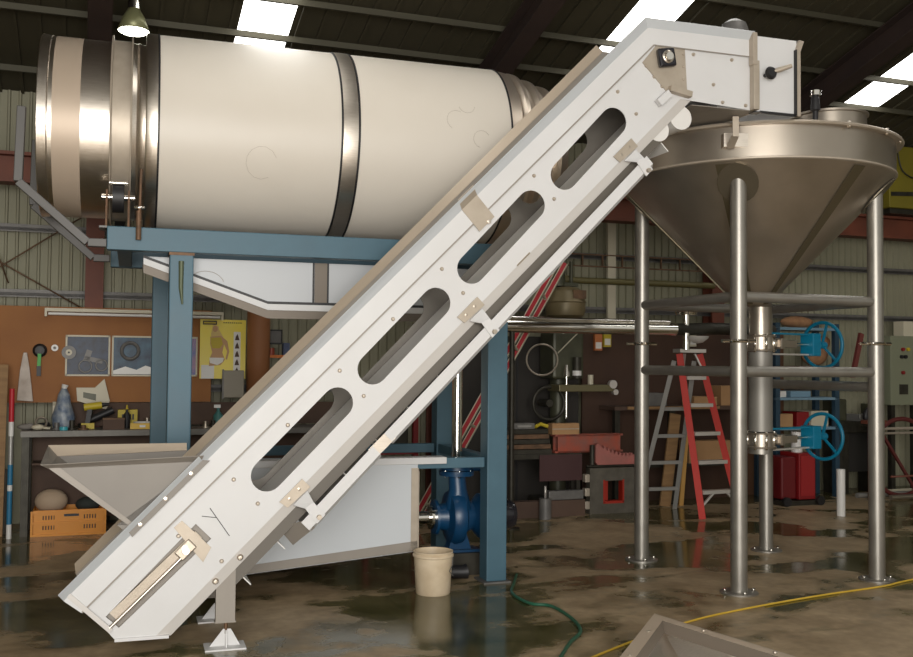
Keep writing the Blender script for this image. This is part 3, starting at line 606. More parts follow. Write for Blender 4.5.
# support rollers on the frame
for (s0, n0, lab) in ((-2.50, 0.19, 'black trunnion roller between rusty plates on the left end of the blue frame'), (-2.50, 1.15, 'black trunnion roller under the far side of the drum ring'), ):
    tr = thing('trunnion_roller', lab, 'roller', (RC[0]+math.cos(A18)*s0-math.sin(A18)*n0, RC[1]+math.sin(A18)*s0+math.cos(A18)*n0, 2.3345), A18 if n0 < 0.5 else A18+PI)
    MB().tube((-0.035, 0, 0.205), (0.035, 0, 0.205), 0.098, seg=28).build('roller', BLACK, tr)
    for s1 in (-0.075, 0.058):
        MB().prism([(-0.07, 0.0), (0.07, 0.0), (0.025, 0.250), (-0.025, 0.250)], s1, s1+0.012, 'yz').build('cheek_plate', RUST, tr)
    MB().tube((-0.10, 0, 0.205), (0.10, 0, 0.205), 0.018).build('axle', CHROME, tr)
    MB().tube((-0.055, -0.075, 0.285), (0.055, -0.075, 0.285), 0.012).build('tie_bolt', CHROME, tr)
    MB().box(-0.11, 0.10, -0.08, 0.08, 0, 0.012).build('base_plate', GALV, tr)
tr = thing('clamp_rod', 'thin rusty clamp rod hanging down over the blue beam beside the white drum', 'rod', (RC[0]+math.cos(A18)*-2.375+math.sin(A18)*0.035, RC[1]+math.sin(A18)*-2.375-math.cos(A18)*0.035, 2.25), A18)
MB().tube((0, 0.005, 0), (0.01, 0.005, 0.44), 0.009, seg=10).tube((0, 0.005, 0.0), (0, 0.005, 0.18), 0.017, seg=10).build('rod', RUST, tr); MB().tube((-0.03, 0.005, 0.20), (0.035, 0.005, 0.20), 0.010, seg=8).build('cross_pin', CHROME, tr)

# upper chute pan hung under the beams
up_ = thing('drum_catch_pan', 'white pan with sloping left side hung just under the drum beams', 'pan', RC, A18)
n0, n1 = 0.185, 1.16
pp = [(-2.34, 2.170), (-1.55, 1.885), (-0.10, 1.885), (-0.10, 2.170)]
PANF = mat('shaded_pan_film', (0.50, 0.515, 0.535), 0.4); RAILB = mat('brown_grey_rail', (0.17, 0.14, 0.11), 0.5, 0.2)  # white pan film darkened, the drum's shade put into its colour
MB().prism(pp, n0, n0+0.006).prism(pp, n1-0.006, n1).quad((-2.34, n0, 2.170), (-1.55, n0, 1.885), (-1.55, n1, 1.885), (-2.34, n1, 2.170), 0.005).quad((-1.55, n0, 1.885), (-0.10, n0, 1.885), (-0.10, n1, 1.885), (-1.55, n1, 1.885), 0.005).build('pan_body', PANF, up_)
def strip(d0, d1, y, m, nm):
    b = MB(); b.quad((-2.34, y, 2.150-d0), (-1.55, y, 1.876-d0), (-1.55, y, 1.876-d1), (-2.34, y, 2.150-d1), 0.012); b.quad((-1.55, y, 1.876-d0), (-0.10, y, 1.876-d0), (-0.10, y, 1.876-d1), (-1.55, y, 1.876-d1), 0.012); b.build(nm, m, up_)
strip(-0.028, -0.010, n0-0.006, BLACK, 'seal_line'); strip(-0.010, 0.030, n0-0.012, WHITE, 'white_edge'); strip(0.030, 0.085, n0-0.002, RAILB, 'bottom_rail')
MB().box(-1.24, -1.155, n0-0.005, n0-0.001, 1.885, 2.170).build('pan_band', RAILB, up_)
for s_ in (-1.248, -1.150): MB().box(s_-0.006, s_+0.006, n0-0.007, n0-0.001, 1.885, 2.170).build('band_seal', BLACK, up_)
scr = MB().path([(-1.95+0.12*math.cos(R(a)), n0-0.003, 1.99+0.10*math.sin(R(a))) for a in range(20, 150, 12)], 0.0016, 5).build('pencil_mark', MATS['pencil_grey'], up_)

# large lower collecting pan
pn = thing('white_collecting_pan', 'large white box pan with a sloping bottom hung on the lower blue beam', 'pan', RC, A18)
y0 = -0.006
MB().prism([(-1.95, 0.13), (-0.56, 0.245), (-0.56, 0.86), (-1.95, 0.86)], y0, y0+0.006).prism([(-1.95, 0.13), (-0.56, 0.245), (-0.56, 0.78), (-1.95, 0.78)], 1.10, 1.106).build('side_wall', WHITE_B, pn)
MB().quad((-1.95, y0, 0.13), (-0.56, y0, 0.245), (-0.56, 1.1, 0.245), (-1.95, 1.1, 0.13), 0.005).box(-0.566, -0.56, 0, 1.1, 0.245, 0.78).box(-1.95, -1.944, 0, 1.1, 0.13, 0.78).build('pan_floor', WHITE, pn)
MB().prism([(-1.95, 0.135), (-0.56, 0.250), (-0.56, 0.315), (-1.95, 0.185)], y0-0.004, y0-0.0005).build('bottom_strip', GREYS, pn)
MB().box(-0.605, -0.555, y0-0.004, y0-0.0005, 0.25, 0.80).box(-0.558, -0.55, y0-0.004, 0.10, 0.25, 0.78).build('corner_strip', TANS, pn)
MB().box(-1.95, -0.36, y0-0.012, 0.016, 0.825, 0.868).box(-1.95, -0.36, y0-0.012, 0.10, 0.864, 0.870).build('rim', WHITE, pn, 0.004)

# stainless riser, pump, red machine frame behind
def rcw(s, n, z=0): return (RC[0]+math.cos(A18)*s-math.sin(A18)*n, RC[1]+math.sin(A18)*s+math.cos(A18)*n, z)
pm = thing('blue_centrifugal_pump', 'dark blue cast centrifugal pump beside the right end of the collecting pan', 'pump', rcw(-0.15, 0.42), A18)
MB().lathe([(-0.09, 0.05), (-0.09, 0.12), (-0.07, 0.125), (-0.065, 0.085), (0.0, 0.10), (0.02, 0.18), (0.06, 0.20), (0.11, 0.19), (0.14, 0.12), (0.20, 0.10), (0.24, 0.15), (0.25, 0.16), (0.27, 0.16), (0.275, 0.0)], (-0.08, 0, 0.40), 'x', 32).build('volute', PUMPB, pm)
MB().path([(0.0, -0.04, 0.46), (0.0, -0.04, 0.60), (-0.01, -0.04, 0.72)], [0.10, 0.065, 0.06], 20).build('discharge_neck', PUMPB, pm)
tf = MB().lathe([(0.70, 0.06), (0.70, 0.125), (0.722, 0.127), (0.735, 0.127), (0.735, 0.0)], (-0.01, -0.04, 0), 'z', 28).lathe([(0.74, 0.0), (0.74, 0.12), (0.765, 0.12), (0.765, 0.0)], (-0.01, -0.04, 0), 'z', 28).build('top_flange', PUMPB, pm)
for k_ in range(6):
    a = k_*PI/3+0.4; MB().tube((-0.01+0.105*math.cos(a), -0.04+0.105*math.sin(a), 0.69), (-0.01+0.105*math.cos(a), -0.04+0.105*math.sin(a), 0.78), 0.008, seg=8).build('flange_bolt', CHROME, tf)
MB().tube((0.17, -0.04, 0.74), (0.29, -0.04, 0.74), 0.028).tube((0.27, -0.04, 0.74), (0.29, -0.04, 0.74), 0.045).tube((0.10, -0.04, 0.745), (0.18, -0.04, 0.745), 0.02).build('valve_handle', PUMPB, pm)
cage = MB()
for k_ in range(12):
    a = k_*PI/6; cage.bar((0.19, 0.15*math.cos(a), 0.40+0.15*math.sin(a)), (0.30, 0.15*math.cos(a), 0.40+0.15*math.sin(a)), 0.02, 0.012)
cage.lathe([(0.29, 0.11), (0.29, 0.165), (0.31, 0.165), (0.31, 0.11)], (0, 0, 0.40), 'x', 28).build('lantern_guard', PUMPB, pm)
MB().lathe([(0.31, 0.0), (0.31, 0.115), (0.40, 0.115), (0.44, 0.095), (0.46, 0.05), (0.46, 0)], (0, 0, 0.40), 'x', 28).build('motor', BLACKG, pm)
MB().tube((-0.395, 0, 0.40), (-0.16, 0, 0.40), 0.045).tube((-0.20, 0, 0.40), (-0.165, 0, 0.40), 0.085).build('suction_stub', CHROME, pm)
MB().prism([(-0.07, 0.17), (0.10, 0.17), (0.06, 0.30), (-0.03, 0.30)], -0.05, 0.05).box(-0.12, 0.16, -0.09, 0.09, 0.155, 0.172).build('pump_foot', PUMPB, pm)
MB().box(-0.16, 0.30, -0.13, -0.06, 0.0, 0.155).box(-0.16, 0.30, 0.06, 0.13, 0.0, 0.155).box(-0.16, -0.10, -0.06, 0.06, 0.0, 0.155).build('plinth', DKMETAL, pm)
solo(MB().path([(-0.20, 0, 0.07), (-0.08, -0.01, 0.055), (0.04, -0.03, 0.052), (0.07, -0.03, 0.055)], [0.045, 0.045, 0.045, 0.052], 16), 'rubber_hose_stub', BLACK, 'black rubber hose stub lying on the floor below the blue pump', 'hose', rcw(-0.22, 0.20), A18)
solo(MB().tube((0, 0, 0.7665), (0, 0, 1.79), 0.038, seg=24), 'riser_pipe', CHROME, 'shiny vertical stainless riser pipe standing on the flange of the blue pump', 'pipe', rcw(-0.16, 0.38), A18)

bk_ = thing('plastic_bucket', 'dirty cream plastic bucket with a wire handle standing by the white pan', 'bucket', (-0.140, 6.60, 0), 0); bk_.scale = (0.975, 0.975, 0.975)
MB().lathe([(0.0, 0.0), (0.0, 0.110), (0.008, 0.116), (0.245, 0.130), (0.25, 0.138), (0.262, 0.138), (0.268, 0.130), (0.275, 0.134), (0.285, 0.134), (0.285, 0.126), (0.05, 0.112), (0.01, 0.10), (0.01, 0.0)], seg=40).build('bucket_body', BUCKM, bk_)
MB().path([(0.125+0.008, -0.03, 0.25), (0.13, -0.06, 0.20), (0.11, -0.09, 0.165), (0.135, -0.06, 0.13), (0.13, 0.03, 0.115)], 0.003, 6).build('wire_handle', GALV, bk_)

# ---------------------------------------------------------------- floor hoses, foreground chute
def smooth(pts, n=6):
    out = []; P_ = [Vector(p) for p in pts]
    for i in range(len(P_)-1):
        a, b, c_, d = P_[max(i-1, 0)], P_[i], P_[i+1], P_[min(i+2, len(P_)-1)]
        for k_ in range(n):
            t = k_/n; out.append(0.5*((2*b)+(-a+c_)*t+(2*a-5*b+4*c_-d)*t*t+(-a+3*b-3*c_+d)*t**3))
    return out+[P_[-1]]
solo(MB().path(smooth([(x_, y_, 0.011) for x_, y_ in ((0.44, 7.15), (0.41, 6.90), (0.378, 6.57), (0.47, 6.30), (0.60, 6.23), (0.69, 5.94), (0.71, 5.66), (0.62, 5.41), (0.53, 5.10))]), 0.010, 8), 'garden_hose', HOSEG, 'dark green hose curling over the wet floor beside the blue post', 'hose')
solo(MB().path(smooth([(x_, y_, 0.007) for x_, y_ in ((5.1, 8.35), (3.31, 7.165), (2.93, 6.89), (2.40, 6.60), (1.75, 6.19), (1.31, 5.84), (0.76, 5.23), (0.40, 4.75))]), 0.0065, 8), 'air_line', HOSEY, 'thin yellow air line running across the floor in front of the tank', 'hose')
fg = thing('stainless_floor_chute', 'tapered stainless chute with a bolted wide rim lying in the foreground', 'chute', (0.9, 4.2, 0), 0)
P0 = Vector((0.07, 0.68, 0.30)); dA = Vector((-0.30, -0.76, 0)).normalized(); dB = Vector((0.455, -0.71, 0)).normalized()
PA, PB = P0+dA*2.1, P0+dB*2.1
inn = (dA+dB).normalized()
def rimpt(t, which, off): 
    d = dA if which == 'a' else dB; side = Vector((-d.y, d.x, 0)); side = side if side.dot(inn) > 0 else -side
    return P0+d*t+side*off
cin = P0+inn*0.125
b = MB(); b.quad(P0, PB, rimpt(2.1, 'b', 0.062), cin, 0.004); b.build('rim_flange', mat('tan_rim', (0.52, 0.42, 0.32), 0.45, 0.3), fg)
b = MB(); b.quad(P0, PA, rimpt(2.1, 'a', 0.062), cin, 0.004); b.build('rim_flange', MATS['tan_rim'], fg)
dz = Vector((0, 0, -0.29))
b = MB(); b.quad(P0, PB, PB+dz, P0+dz, 0.004).quad(P0, PA, PA+dz, P0+dz, 0.004).quad(PA, PB, PB+dz, PA+dz, 0.004); b.build('outer_wall', STEELD, fg)
low = P0+inn*0.9+Vector((0, 0, -0.24))
dv = Vector((0, 0, -0.055)); b = MB(); b.quad(cin, rimpt(2.1, 'b', 0.062), rimpt(2.1, 'b', 0.075)+dv, cin+inn*0.02+dv, 0.003).quad(cin, rimpt(2.1, 'a', 0.062), rimpt(2.1, 'a', 0.075)+dv, cin+inn*0.02+dv, 0.003).build('inner_wall', RAILB, fg)
c2 = cin+inn*0.02+dv
b = MB(); b.quad(c2, rimpt(2.1, 'b', 0.075)+dv, rimpt(2.0, 'b', 0.35)+Vector((0, 0, -0.2)), low, 0.004); b.quad(c2, rimpt(2.1, 'a', 0.075)+dv, rimpt(2.0, 'a', 0.35)+Vector((0, 0, -0.2)), low, 0.004); b.build('inner_slope', STEEL, fg)
for t in (0.35, 0.75, 1.15, 1.55):
    for wch in 'ab': 
        p = rimpt(t, wch, 0.035); MB().lathe([(0.0, 0.009), (0.006, 0.008), (0.008, 0.0)], (p.x, p.y, 0.303), 'z', 8).build('rim_bolt', STEELD, fg)

# ---------------------------------------------------------------- high bay lamp
hb = thing('high_bay_lamp', 'lit high bay lamp hanging from the roof above the left drum rings', 'lamp', (-2.50, 7.60, 4.035), 0)
MB().lathe([(0.0, 0.118), (0.10, 0.085), (0.16, 0.05), (0.18, 0.03)], seg=32).build('reflector', mat('lamp_green_brown', (0.20, 0.20, 0.10), 0.4, 0.4), hb).modifiers.new('s', 'SOLIDIFY').thickness = 0.003
MB().lathe([(0.17, 0.0), (0.17, 0.05), (0.27, 0.045), (0.29, 0.02), (0.29, 0)], seg=20).build('ballast', CHROME, hb)
MB().tube((0, 0, 0.28), (0, 0, 0.42), 0.008).build('hanging_rod', GALV, hb)
MB().lathe([(-0.030, 0.0), (-0.026, 0.05), (-0.014, 0.09), (0.0, 0.114)], seg=32).build('lens', mat('lit_lens', (1, 1, 0.9), 0.5, emit=((1.0, 1.0, 0.82), 14.0)), hb)

# ---------------------------------------------------------------- background: left workbench and wall board
def ow(s, n, z=0.0): return (OW[0]+math.cos(A20)*s-math.sin(A20)*n, OW[1]+math.sin(A20)*s+math.cos(A20)*n, z)
def bgthing(name, label, cat, s, n, z=0, rot=0.0, group=None): return thing(name, label, cat, ow(s, n, z), A20+rot, group)
def bgsolo(mb, name, m, label, cat, s, n, z=0, rot=0.0, group=None, bevel=0.0): return solo(mb, name, m, label, cat, ow(s, n, z), A20+rot, group, bevel)
bgsolo(MB().box(-3.2, 1.30, -0.012, 0.0, 1.12, 1.99), 'plywood_board', ORANGE, 'long orange brown plywood board fixed to the wall above the left workbench', 'board', 0, -0.255)
bgsolo(MB().box(-0.1, 2.6, -0.012, 0.0, 0.905, 1.115), 'splashback_board', DKBOARD, 'dark brown low backboard standing behind the left workbench', 'board', 0, -0.27)
bgsolo(MB().lathe([(0.0, 0.11), (0.86, 0.11)], (0, 0, 0), 'z', 20, PI*0.9, PI*2.1), 'curved_hardboard', mat('hardboard', (0.30, 0.12, 0.045), 0.6), 'curved brown hardboard sheet standing on the bench end beside the yellow wall calendar', 'board', 1.74, -0.30, 1.13).modifiers.new('s', 'SOLIDIFY').thickness = 0.004
lt = bgthing('fluorescent_batten', 'dusty unlit fluorescent tube batten across the top of the plywood board', 'lamp', -0.18, -0.30)
MB().box(0, 1.58, -0.03, 0.03, 1.945, 1.975).build('housing', CREAM, lt); MB().tube((0.03, -0.01, 1.925), (1.55, -0.01, 1.925), 0.014, seg=12).build('tube', WHITEP, lt)
MB().box(0, 0.02, -0.03, 0.03, 1.90, 1.945).box(1.56, 1.58, -0.03, 0.03, 1.90, 1.945).build('end_cap', CREAM, lt)
def poster(name, label, s0, s1, z0, z1, m, border=None, n=-0.272):
    t = bgthing(name, label, 'poster', (s0+s1)/2, n, z0); w_, h = s1-s0, z1-z0
    MB().box(-w_/2, w_/2, -0.001, 0.002, 0, h).build('sheet', m, t)
    if border:
        b = MB()
        for (a, b_, c, d) in ((-w_/2, w_/2, 0, 0.015), (-w_/2, w_/2, h-0.015, h), (-w_/2, -w_/2+0.015, 0, h), (w_/2-0.015, w_/2, 0, h)): b.box(a, b_, -0.003, -0.001, c, d)
        b.build('border', border, t)
    return t, w_, h
SEA = mat('poster_sea', (0.035, 0.10, 0.16), 0.45, 0.0, (0.004, 0.015, 0.045), 9.0, 0.5, detail=6)
NIGHT = mat('poster_night', (0.012, 0.03, 0.075), 0.45, 0.0, (0.002, 0.005, 0.018), 14.0, 0.5, detail=5)
t, w_, h = poster('motorcycle_poster', 'glossy dark blue motorcycle poster taped to the plywood board', 0.0, 0.385, 1.36, 1.735, NIGHT, CREAM)
b = MB()
b.torus((-0.02, -0.004, 0.09), 0.055, 0.008, (0, 1, 0), 20, 6).torus((0.12, -0.004, 0.10), 0.05, 0.008, (0, 1, 0), 20, 6); b.cbox((0.05, -0.004, 0.15), (0.16, 0.004, 0.04), (0, 0.2, 0)); b.cbox((0.0, -0.004, 0.19), (0.05, 0.004, 0.10), (0, 0.3, 0)); b.build('printed_motorcycle', GALV, t)
t, w_, h = poster('seascape_poster', 'blue seascape poster with a grey round wreath, between motorcycle poster and blue post', 0.40, 0.80, 1.36, 1.735, SEA, CREAM)
MB().torus((-0.04, -0.018, 0.235), 0.075, 0.016, (0, 1, 0), 28, 8).build('printed_ring', GALV, t)
MB().prism([(-0.19, 0.02), (0.19, 0.02), (0.19, 0.07), (0.10, 0.10), (0.02, 0.06), (-0.08, 0.09), (-0.19, 0.05)], -0.003, -0.001).build('printed_foam', WHITEP, t)
t, w_, h = poster('blue_pink_poster', 'narrow blue and pink poster just right of the blue post', 1.02, 1.17, 1.36, 1.735, mat('poster_pink', (0.30, 0.12, 0.20), 0.3, 0.0, (0.02, 0.06, 0.25), 7, 0.5), CREAM)
# yellow calendar with a printed figure
yc = mat('calendar_yellow', (0.88, 0.70, 0.03), 0.4, 0.0, (0.80, 0.66, 0.16), 2.0, 0.3)
t, w_, h = poster('yellow_calendar', 'yellow wall calendar printed with a blond woman, above the grey switch box', 1.19, 1.62, 1.34, 1.905, yc, None, -0.285)
skin = mat('print_skin', (0.50, 0.28, 0.13), 0.5); hair = mat('print_hair', (0.62, 0.45, 0.16), 0.5)
b = MB(); b.prism([(-0.09, 0.52), (-0.045, 0.50), (-0.04, 0.47), (0.00, 0.40), (0.015, 0.33), (-0.02, 0.30), (-0.05, 0.36), (-0.10, 0.34), (-0.115, 0.42), (-0.10, 0.49)], -0.0030, -0.0015); b.build('printed_hair', hair, t)
b = MB(); b.prism([(-0.075+0.024*math.cos(R(a)), 0.475+0.03*math.sin(R(a))) for a in range(0, 360, 30)], -0.0045, -0.003)
b.prism([(-0.12, 0.40), (-0.02, 0.41), (0.04, 0.36), (0.06, 0.26), (0.04, 0.18), (0.025, 0.19), (0.04, 0.26), (0.01, 0.33), (-0.005, 0.25), (0.02, 0.18), (-0.02, 0.13), (-0.13, 0.12), (-0.12, 0.20), (-0.10, 0.25), (-0.12, 0.33)], -0.0045, -0.003); b.build('printed_figure', skin, t)
MB().prism([(-0.115, 0.39), (-0.02, 0.395), (0.0, 0.33), (-0.03, 0.29), (-0.10, 0.29), (-0.115, 0.33)], -0.006, -0.0045).build('printed_top', YEL, t); MB().prism([(-0.125, 0.20), (0.01, 0.20), (0.0, 0.16), (-0.05, 0.13), (-0.12, 0.15)], -0.006, -0.0045).build('printed_shorts', WHITEP, t)
MB().box(-0.19, -0.06, -0.004, -0.001, 0.515, 0.552).build('title_panel', BLACK, t); MB().box(-0.18, -0.07, -0.006, -0.004, 0.525, 0.542).build('title_bar', YEL, t)
b = MB()
for k_ in range(9): b.box(0.0+0.02*k_, 0.013+0.02*k_, -0.004, -0.001, 0.532, 0.540)
b.build('caption', BLACK, t)
b = MB(); b.box(0.10, 0.165, -0.003, -0.001, 0.03, 0.45); b.build('photo_strip', WHITEP, t)
for k_ in range(5): MB().prism([(0.112, 0.05+0.08*k_), (0.155, 0.05+0.08*k_), (0.145, 0.085+0.08*k_), (0.135, 0.11+0.08*k_), (0.12, 0.085+0.08*k_)], -0.005, -0.003).build('strip_figure', DKBOARD, t)
MB().box(-0.20, -0.08, -0.004, -0.001, 0.0, 0.13).build('date_sheet', WHITEP, t)
sb = bgthing('switch_box', 'grey metal switch box hanging below the yellow calendar', 'box', 1.50, -0.34, 1.16)
MB().box(-0.10, 0.10, -0.02, 0.04, 0, 0.26).build('body', mat('box_grey', (0.24, 0.21, 0.16), 0.5), sb, 0.006); MB().box(-0.105, -0.09, -0.026, 0.0, -0.01, 0.27).build('hinge_side', GALV, sb)
fr_ = bgthing('framed_notice', 'small dark framed notice hanging on the cladding right of the calendar', 'picture', 1.91, -0.13, 1.68)
MB().box(-0.09, 0.09, -0.012, 0.012, 0, 0.145).build('frame', BLACK, fr_); MB().box(-0.075, 0.075, -0.015, -0.011, 0.015, 0.13).build('sheet', GALV, fr_)
sh = bgthing('wall_shelf', 'small wall shelf with an orange edge below the framed notice', 'shelf', 1.95, -0.22, 1.55)
MB().box(-0.14, 0.14, -0.09, 0.09, 0, 0.02).build('board', TIMBER, sh); MB().box(-0.14, 0.14, -0.098, -0.09, -0.005, 0.022).build('edge', mat('orange_edge', (0.6, 0.16, 0.02), 0.5), sh)
MB().box(-0.13, -0.11, -0.07, 0.09, -0.08, 0).box(0.11, 0.13, -0.07, 0.09, -0.08, 0).build('bracket', GALV, sh)
bgsolo(MB().box(-0.03, 0.03, -0.05, 0.05, 0, 0.12), 'storage_tin', mat('tin_blue', (0.06, 0.08, 0.16), 0.4), 'dark blue tin on the small wall shelf', 'tin', 2.02, -0.22, 1.571)
bgsolo(MB().tube((0, 0, 0), (0, 0, 0.07), 0.03, seg=16), 'oil_can', mat('tin_red', (0.35, 0.06, 0.03), 0.4), 'small red can on the small wall shelf', 'can', 1.88, -0.22, 1.571)
bgsolo(MB().prism([(0, 0), (0.05, 0.0), (0.09, 0.30), (0.05, 0.30)], -0.004, 0.0), 'paper_sheet', WHITEP, 'white paper strip hanging beside the brown hardboard', 'paper', 1.76, -0.20, 1.30)
# tools hanging on the board
for (s_, z_, r_, m_, lab) in ((0.03, 1.575, 0.062, GALV, 'round grey grinding disc, largest of the discs hanging at the poster corner'), (-0.09, 1.615, 0.030, WHITEP, 'small white faced dial hanging on the plywood board')):
    d_ = bgthing('hanging_disc', lab, 'disc', s_, -0.295, z_)
    MB().lathe([(-0.012, 0.0), (-0.012, r_), (0.0, r_)], (0, 0, 0), 'y', 24).build('disc', m_, d_); MB().lathe([(-0.016, 0.0), (-0.016, r_*0.45), (-0.012, r_*0.45)], (0, 0, 0), 'y', 20).build('disc_face', CREAM if m_ is GALV else GALV, d_)
    MB().lathe([(-0.02, 0.0), (-0.02, r_*0.15), (-0.016, r_*0.15)], (0, 0, 0), 'y', 12).build('bore', BLACK, d_)
gt = bgthing('hanging_scoop', 'green and black long handled scoop hanging on the plywood board', 'tool', -0.215, -0.285, 1.36)
MB().lathe([(-0.03, 0.0), (-0.025, 0.04), (0.0, 0.062)], (0, 0, 0.23), 'y', 20).build('head', BLACK, gt); MB().bar((0, -0.035, 0.20), (-0.005, -0.02, 0.08), 0.03, 0.012, (0, 1, 0)).build('green_grip', mat('tool_green', (0.05, 0.35, 0.05), 0.4), gt); MB().bar((-0.005, -0.02, 0.09), (-0.004, -0.02, 0.0), 0.036, 0.016, (0, 1, 0)).build('handle', BLACK, gt)
bgsolo(MB().prism([(-0.015, 0.44), (0.015, 0.44), (0.04, 0.30), (0.075, 0.0), (-0.06, 0.01), (-0.04, 0.28)], -0.03, 0.0), 'hanging_rag', mat('rag', (0.62, 0.55, 0.49), 0.9, 0.0, (0.40, 0.33, 0.28), 8, 0.3, bump=0.4), 'pale grey rag hanging from a nail at the left of the board', 'cloth', -0.335, -0.29, 1.13, bevel=0.008)
# bench
bn = bgthing('workbench', 'long grey topped steel workbench against the left part of the wall', 'bench', 1.0, -0.52)
MB().box(-1.33, 1.55, -0.26, 0.22, 0.845, 0.895).build('bench_top', BENCHM, bn)
for s_ in (-1.32, -0.1, 1.2):
    MB().box(s_, s_+0.06, -0.24, -0.18, 0, 0.845).build('leg', DKMETAL, bn); MB().box(s_, s_+0.06, 0.14, 0.20, 0, 0.845).build('leg', DKMETAL, bn)
MB().box(-1.25, 1.5, 0.10, 0.13, 0.10, 0.84).build('back_panel', DKBOARD, bn)
MB().box(-1.24, -0.1, -0.2, 0.10, 0.60, 0.615).build('under_shelf', DKBOARD, bn)
# crate and the ball in it
cr_ = bgthing('plastic_crate', 'orange plastic crate under the left end of the workbench', 'crate', 0.06, -0.60)
b = MB(); b.box(-0.28, 0.30, -0.19, 0.15, 0.0, 0.012)
b.box(-0.28, 0.30, -0.19, -0.18, 0.0, 0.22).box(-0.28, 0.30, 0.14, 0.15, 0.0, 0.22).box(-0.28, -0.27, -0.19, 0.15, 0.0, 0.22).box(0.29, 0.30, -0.19, 0.15, 0.0, 0.22); b.build('crate_body', CRATEM, cr_)
b = MB()
for z_ in (0.008, 0.11, 0.205): b.box(-0.29, 0.31, -0.197, -0.189, z_-0.008, z_+0.010)
for s_ in (-0.29, -0.10, 0.08, 0.30): b.box(s_-0.005, s_+0.012, -0.199, -0.189, 0.0, 0.215)
b.build('crate_rib', CRATEM, cr_)
for s0 in (-0.20, 0.13):
    for k_ in range(5):
        for z_ in (0.055, 0.14): MB().box(s0+0.022*k_, s0+0.022*k_+0.010, -0.1915, -0.1895, z_, z_+0.035).build('crate_slot', DKBOARD, cr_)
MB().box(-0.03, 0.09, -0.2, -0.189, 0.165, 0.185).build('hand_hole', BLACK, cr_)
bgsolo(MB().sphere((0, 0, 0.105), 0.105, sc=(1.3, 1.0, 1.0)), 'foam_float', mat('float_beige', (0.50, 0.38, 0.27), 0.7, 0.0, (0.44, 0.32, 0.22), 5, 0.3), 'beige oval foam float lying in the orange crate', 'float', -0.08, -0.60, 0.17)
bgsolo(MB().sphere((0, 0, 0.10), 0.08, sc=(1.3, 1.0, 0.8)), 'dark_bundle', mat('bundle', (0.03, 0.035, 0.03), 0.8, bump=0.6, scale=20), 'dark green cloth bundle in the orange crate beside the beige float', 'bundle', 0.22, -0.62, 0.14)
bgsolo(MB().box(0, 0.22, -0.06, 0.06, 0, 0.045), 'cardboard_scrap', CARD, 'flat cardboard scrap on the floor right of the orange crate', 'cardboard', 0.42, -0.72)
# things standing at the left end
rod = bgthing('striped_pole', 'red white and blue banded pole leaning on the left end of the bench', 'pole', -0.40, -0.82)
for i_, (z0, z1, m_) in enumerate(((0.0, 0.12, WHITEP), (0.12, 0.40, mat('pole_blue', (0.02, 0.16, 0.30), 0.5)), (0.40, 0.45, WHITEP), (0.45, 0.62, MATS['pole_blue']), (0.62, 0.86, ALUD), (0.86, 0.98, WHITEP), (0.98, 1.26, mat('pole_red', (0.45, 0.01, 0.02), 0.5)))):
    MB().tube((0.0, 0, z0), (0.0, 0, z1), 0.021, seg=14).build('band', m_, rod)
for (s_, n_, w_, hh, m_, lab) in ((-0.50, -0.70, 0.085, 1.46, TIMBER, 'pale timber plank leaning at the left edge, the widest'), (-0.585, -0.62, 0.05, 1.72, CREAM, 'narrow cream strip leaning at the far left edge'), (-0.68, -0.75, 0.07, 1.30, DKBOARD, 'dark board leaning at the far left edge')):
    bgsolo(MB().bar((0, 0, 0), (0.0, 0.22, hh), w_, 0.025, (0, 1, 0)), 'leaning_board', m_, lab, 'board', s_, n_)
bgsolo(MB().tube((0, 0, 0), (0, 0, 0.55), 0.06, seg=16), 'cloth_roll', mat('roll_grey', (0.16, 0.15, 0.13), 0.8), 'grey roll standing on the floor behind the striped pole', 'roll', -0.50, -0.5)
# clutter on the bench
ZB = 0.896
def item(name, label, cat, s, n, parts, rot=0.0, z=ZB, group=None):
    t = bgthing(name, label, cat, s, n, z, rot, group)
    for nm, m_, mb in parts: mb.build(nm, m_, t)
    return t
item('plastic_bag', 'crumpled blue and white plastic bag on the bench', 'bag', 0.0, -0.48, [('bag_body', mat('bag_blue', (0.30, 0.33, 0.36), 0.4, 0.0, (0.06, 0.10, 0.18), 16, 0.5, bump=0.8), MB().lathe([(0, 0), (0, 0.085), (0.10, 0.10), (0.22, 0.062), (0.30, 0.05), (0.36, 0.02), (0.37, 0)], seg=14)), ('bag_neck', WHITEP, MB().tube((0, 0, 0.355), (0.01, 0, 0.39), 0.022, 0.03, seg=10))])
item('paper_folder', 'open cream and green paper folder propped up at a tilt on the bench', 'folder', 0.24, -0.33, [('sheet', CREAM, MB().add([(-0.13, 0, 0.24), (0.12, 0, 0.16), (0.15, 0, 0.24), (0.10, 0, 0.44), (0.02, 0, 0.36), (-0.14, 0, 0.36), (-0.13, 0.01, 0.24), (0.12, 0.01, 0.16), (0.15, 0.01, 0.24), (0.10, 0.01, 0.44), (0.02, 0.01, 0.36), (-0.14, 0.01, 0.36)], [(0, 1, 2, 3, 4, 5), (11, 10, 9, 8, 7, 6), (0, 6, 7, 1), (1, 7, 8, 2), (2, 8, 9, 3), (3, 9, 10, 4), (4, 10, 11, 5), (5, 11, 6, 0)])), ('picture', DKGREEN, MB().prism([(-0.08, 0.27), (0.03, 0.24), (0.03, 0.30), (-0.08, 0.32)], -0.003, -0.001)), ('stand', DKMETAL, MB().tube((0.0, 0.03, 0.0), (0.0, 0.015, 0.30), 0.008, seg=8))])
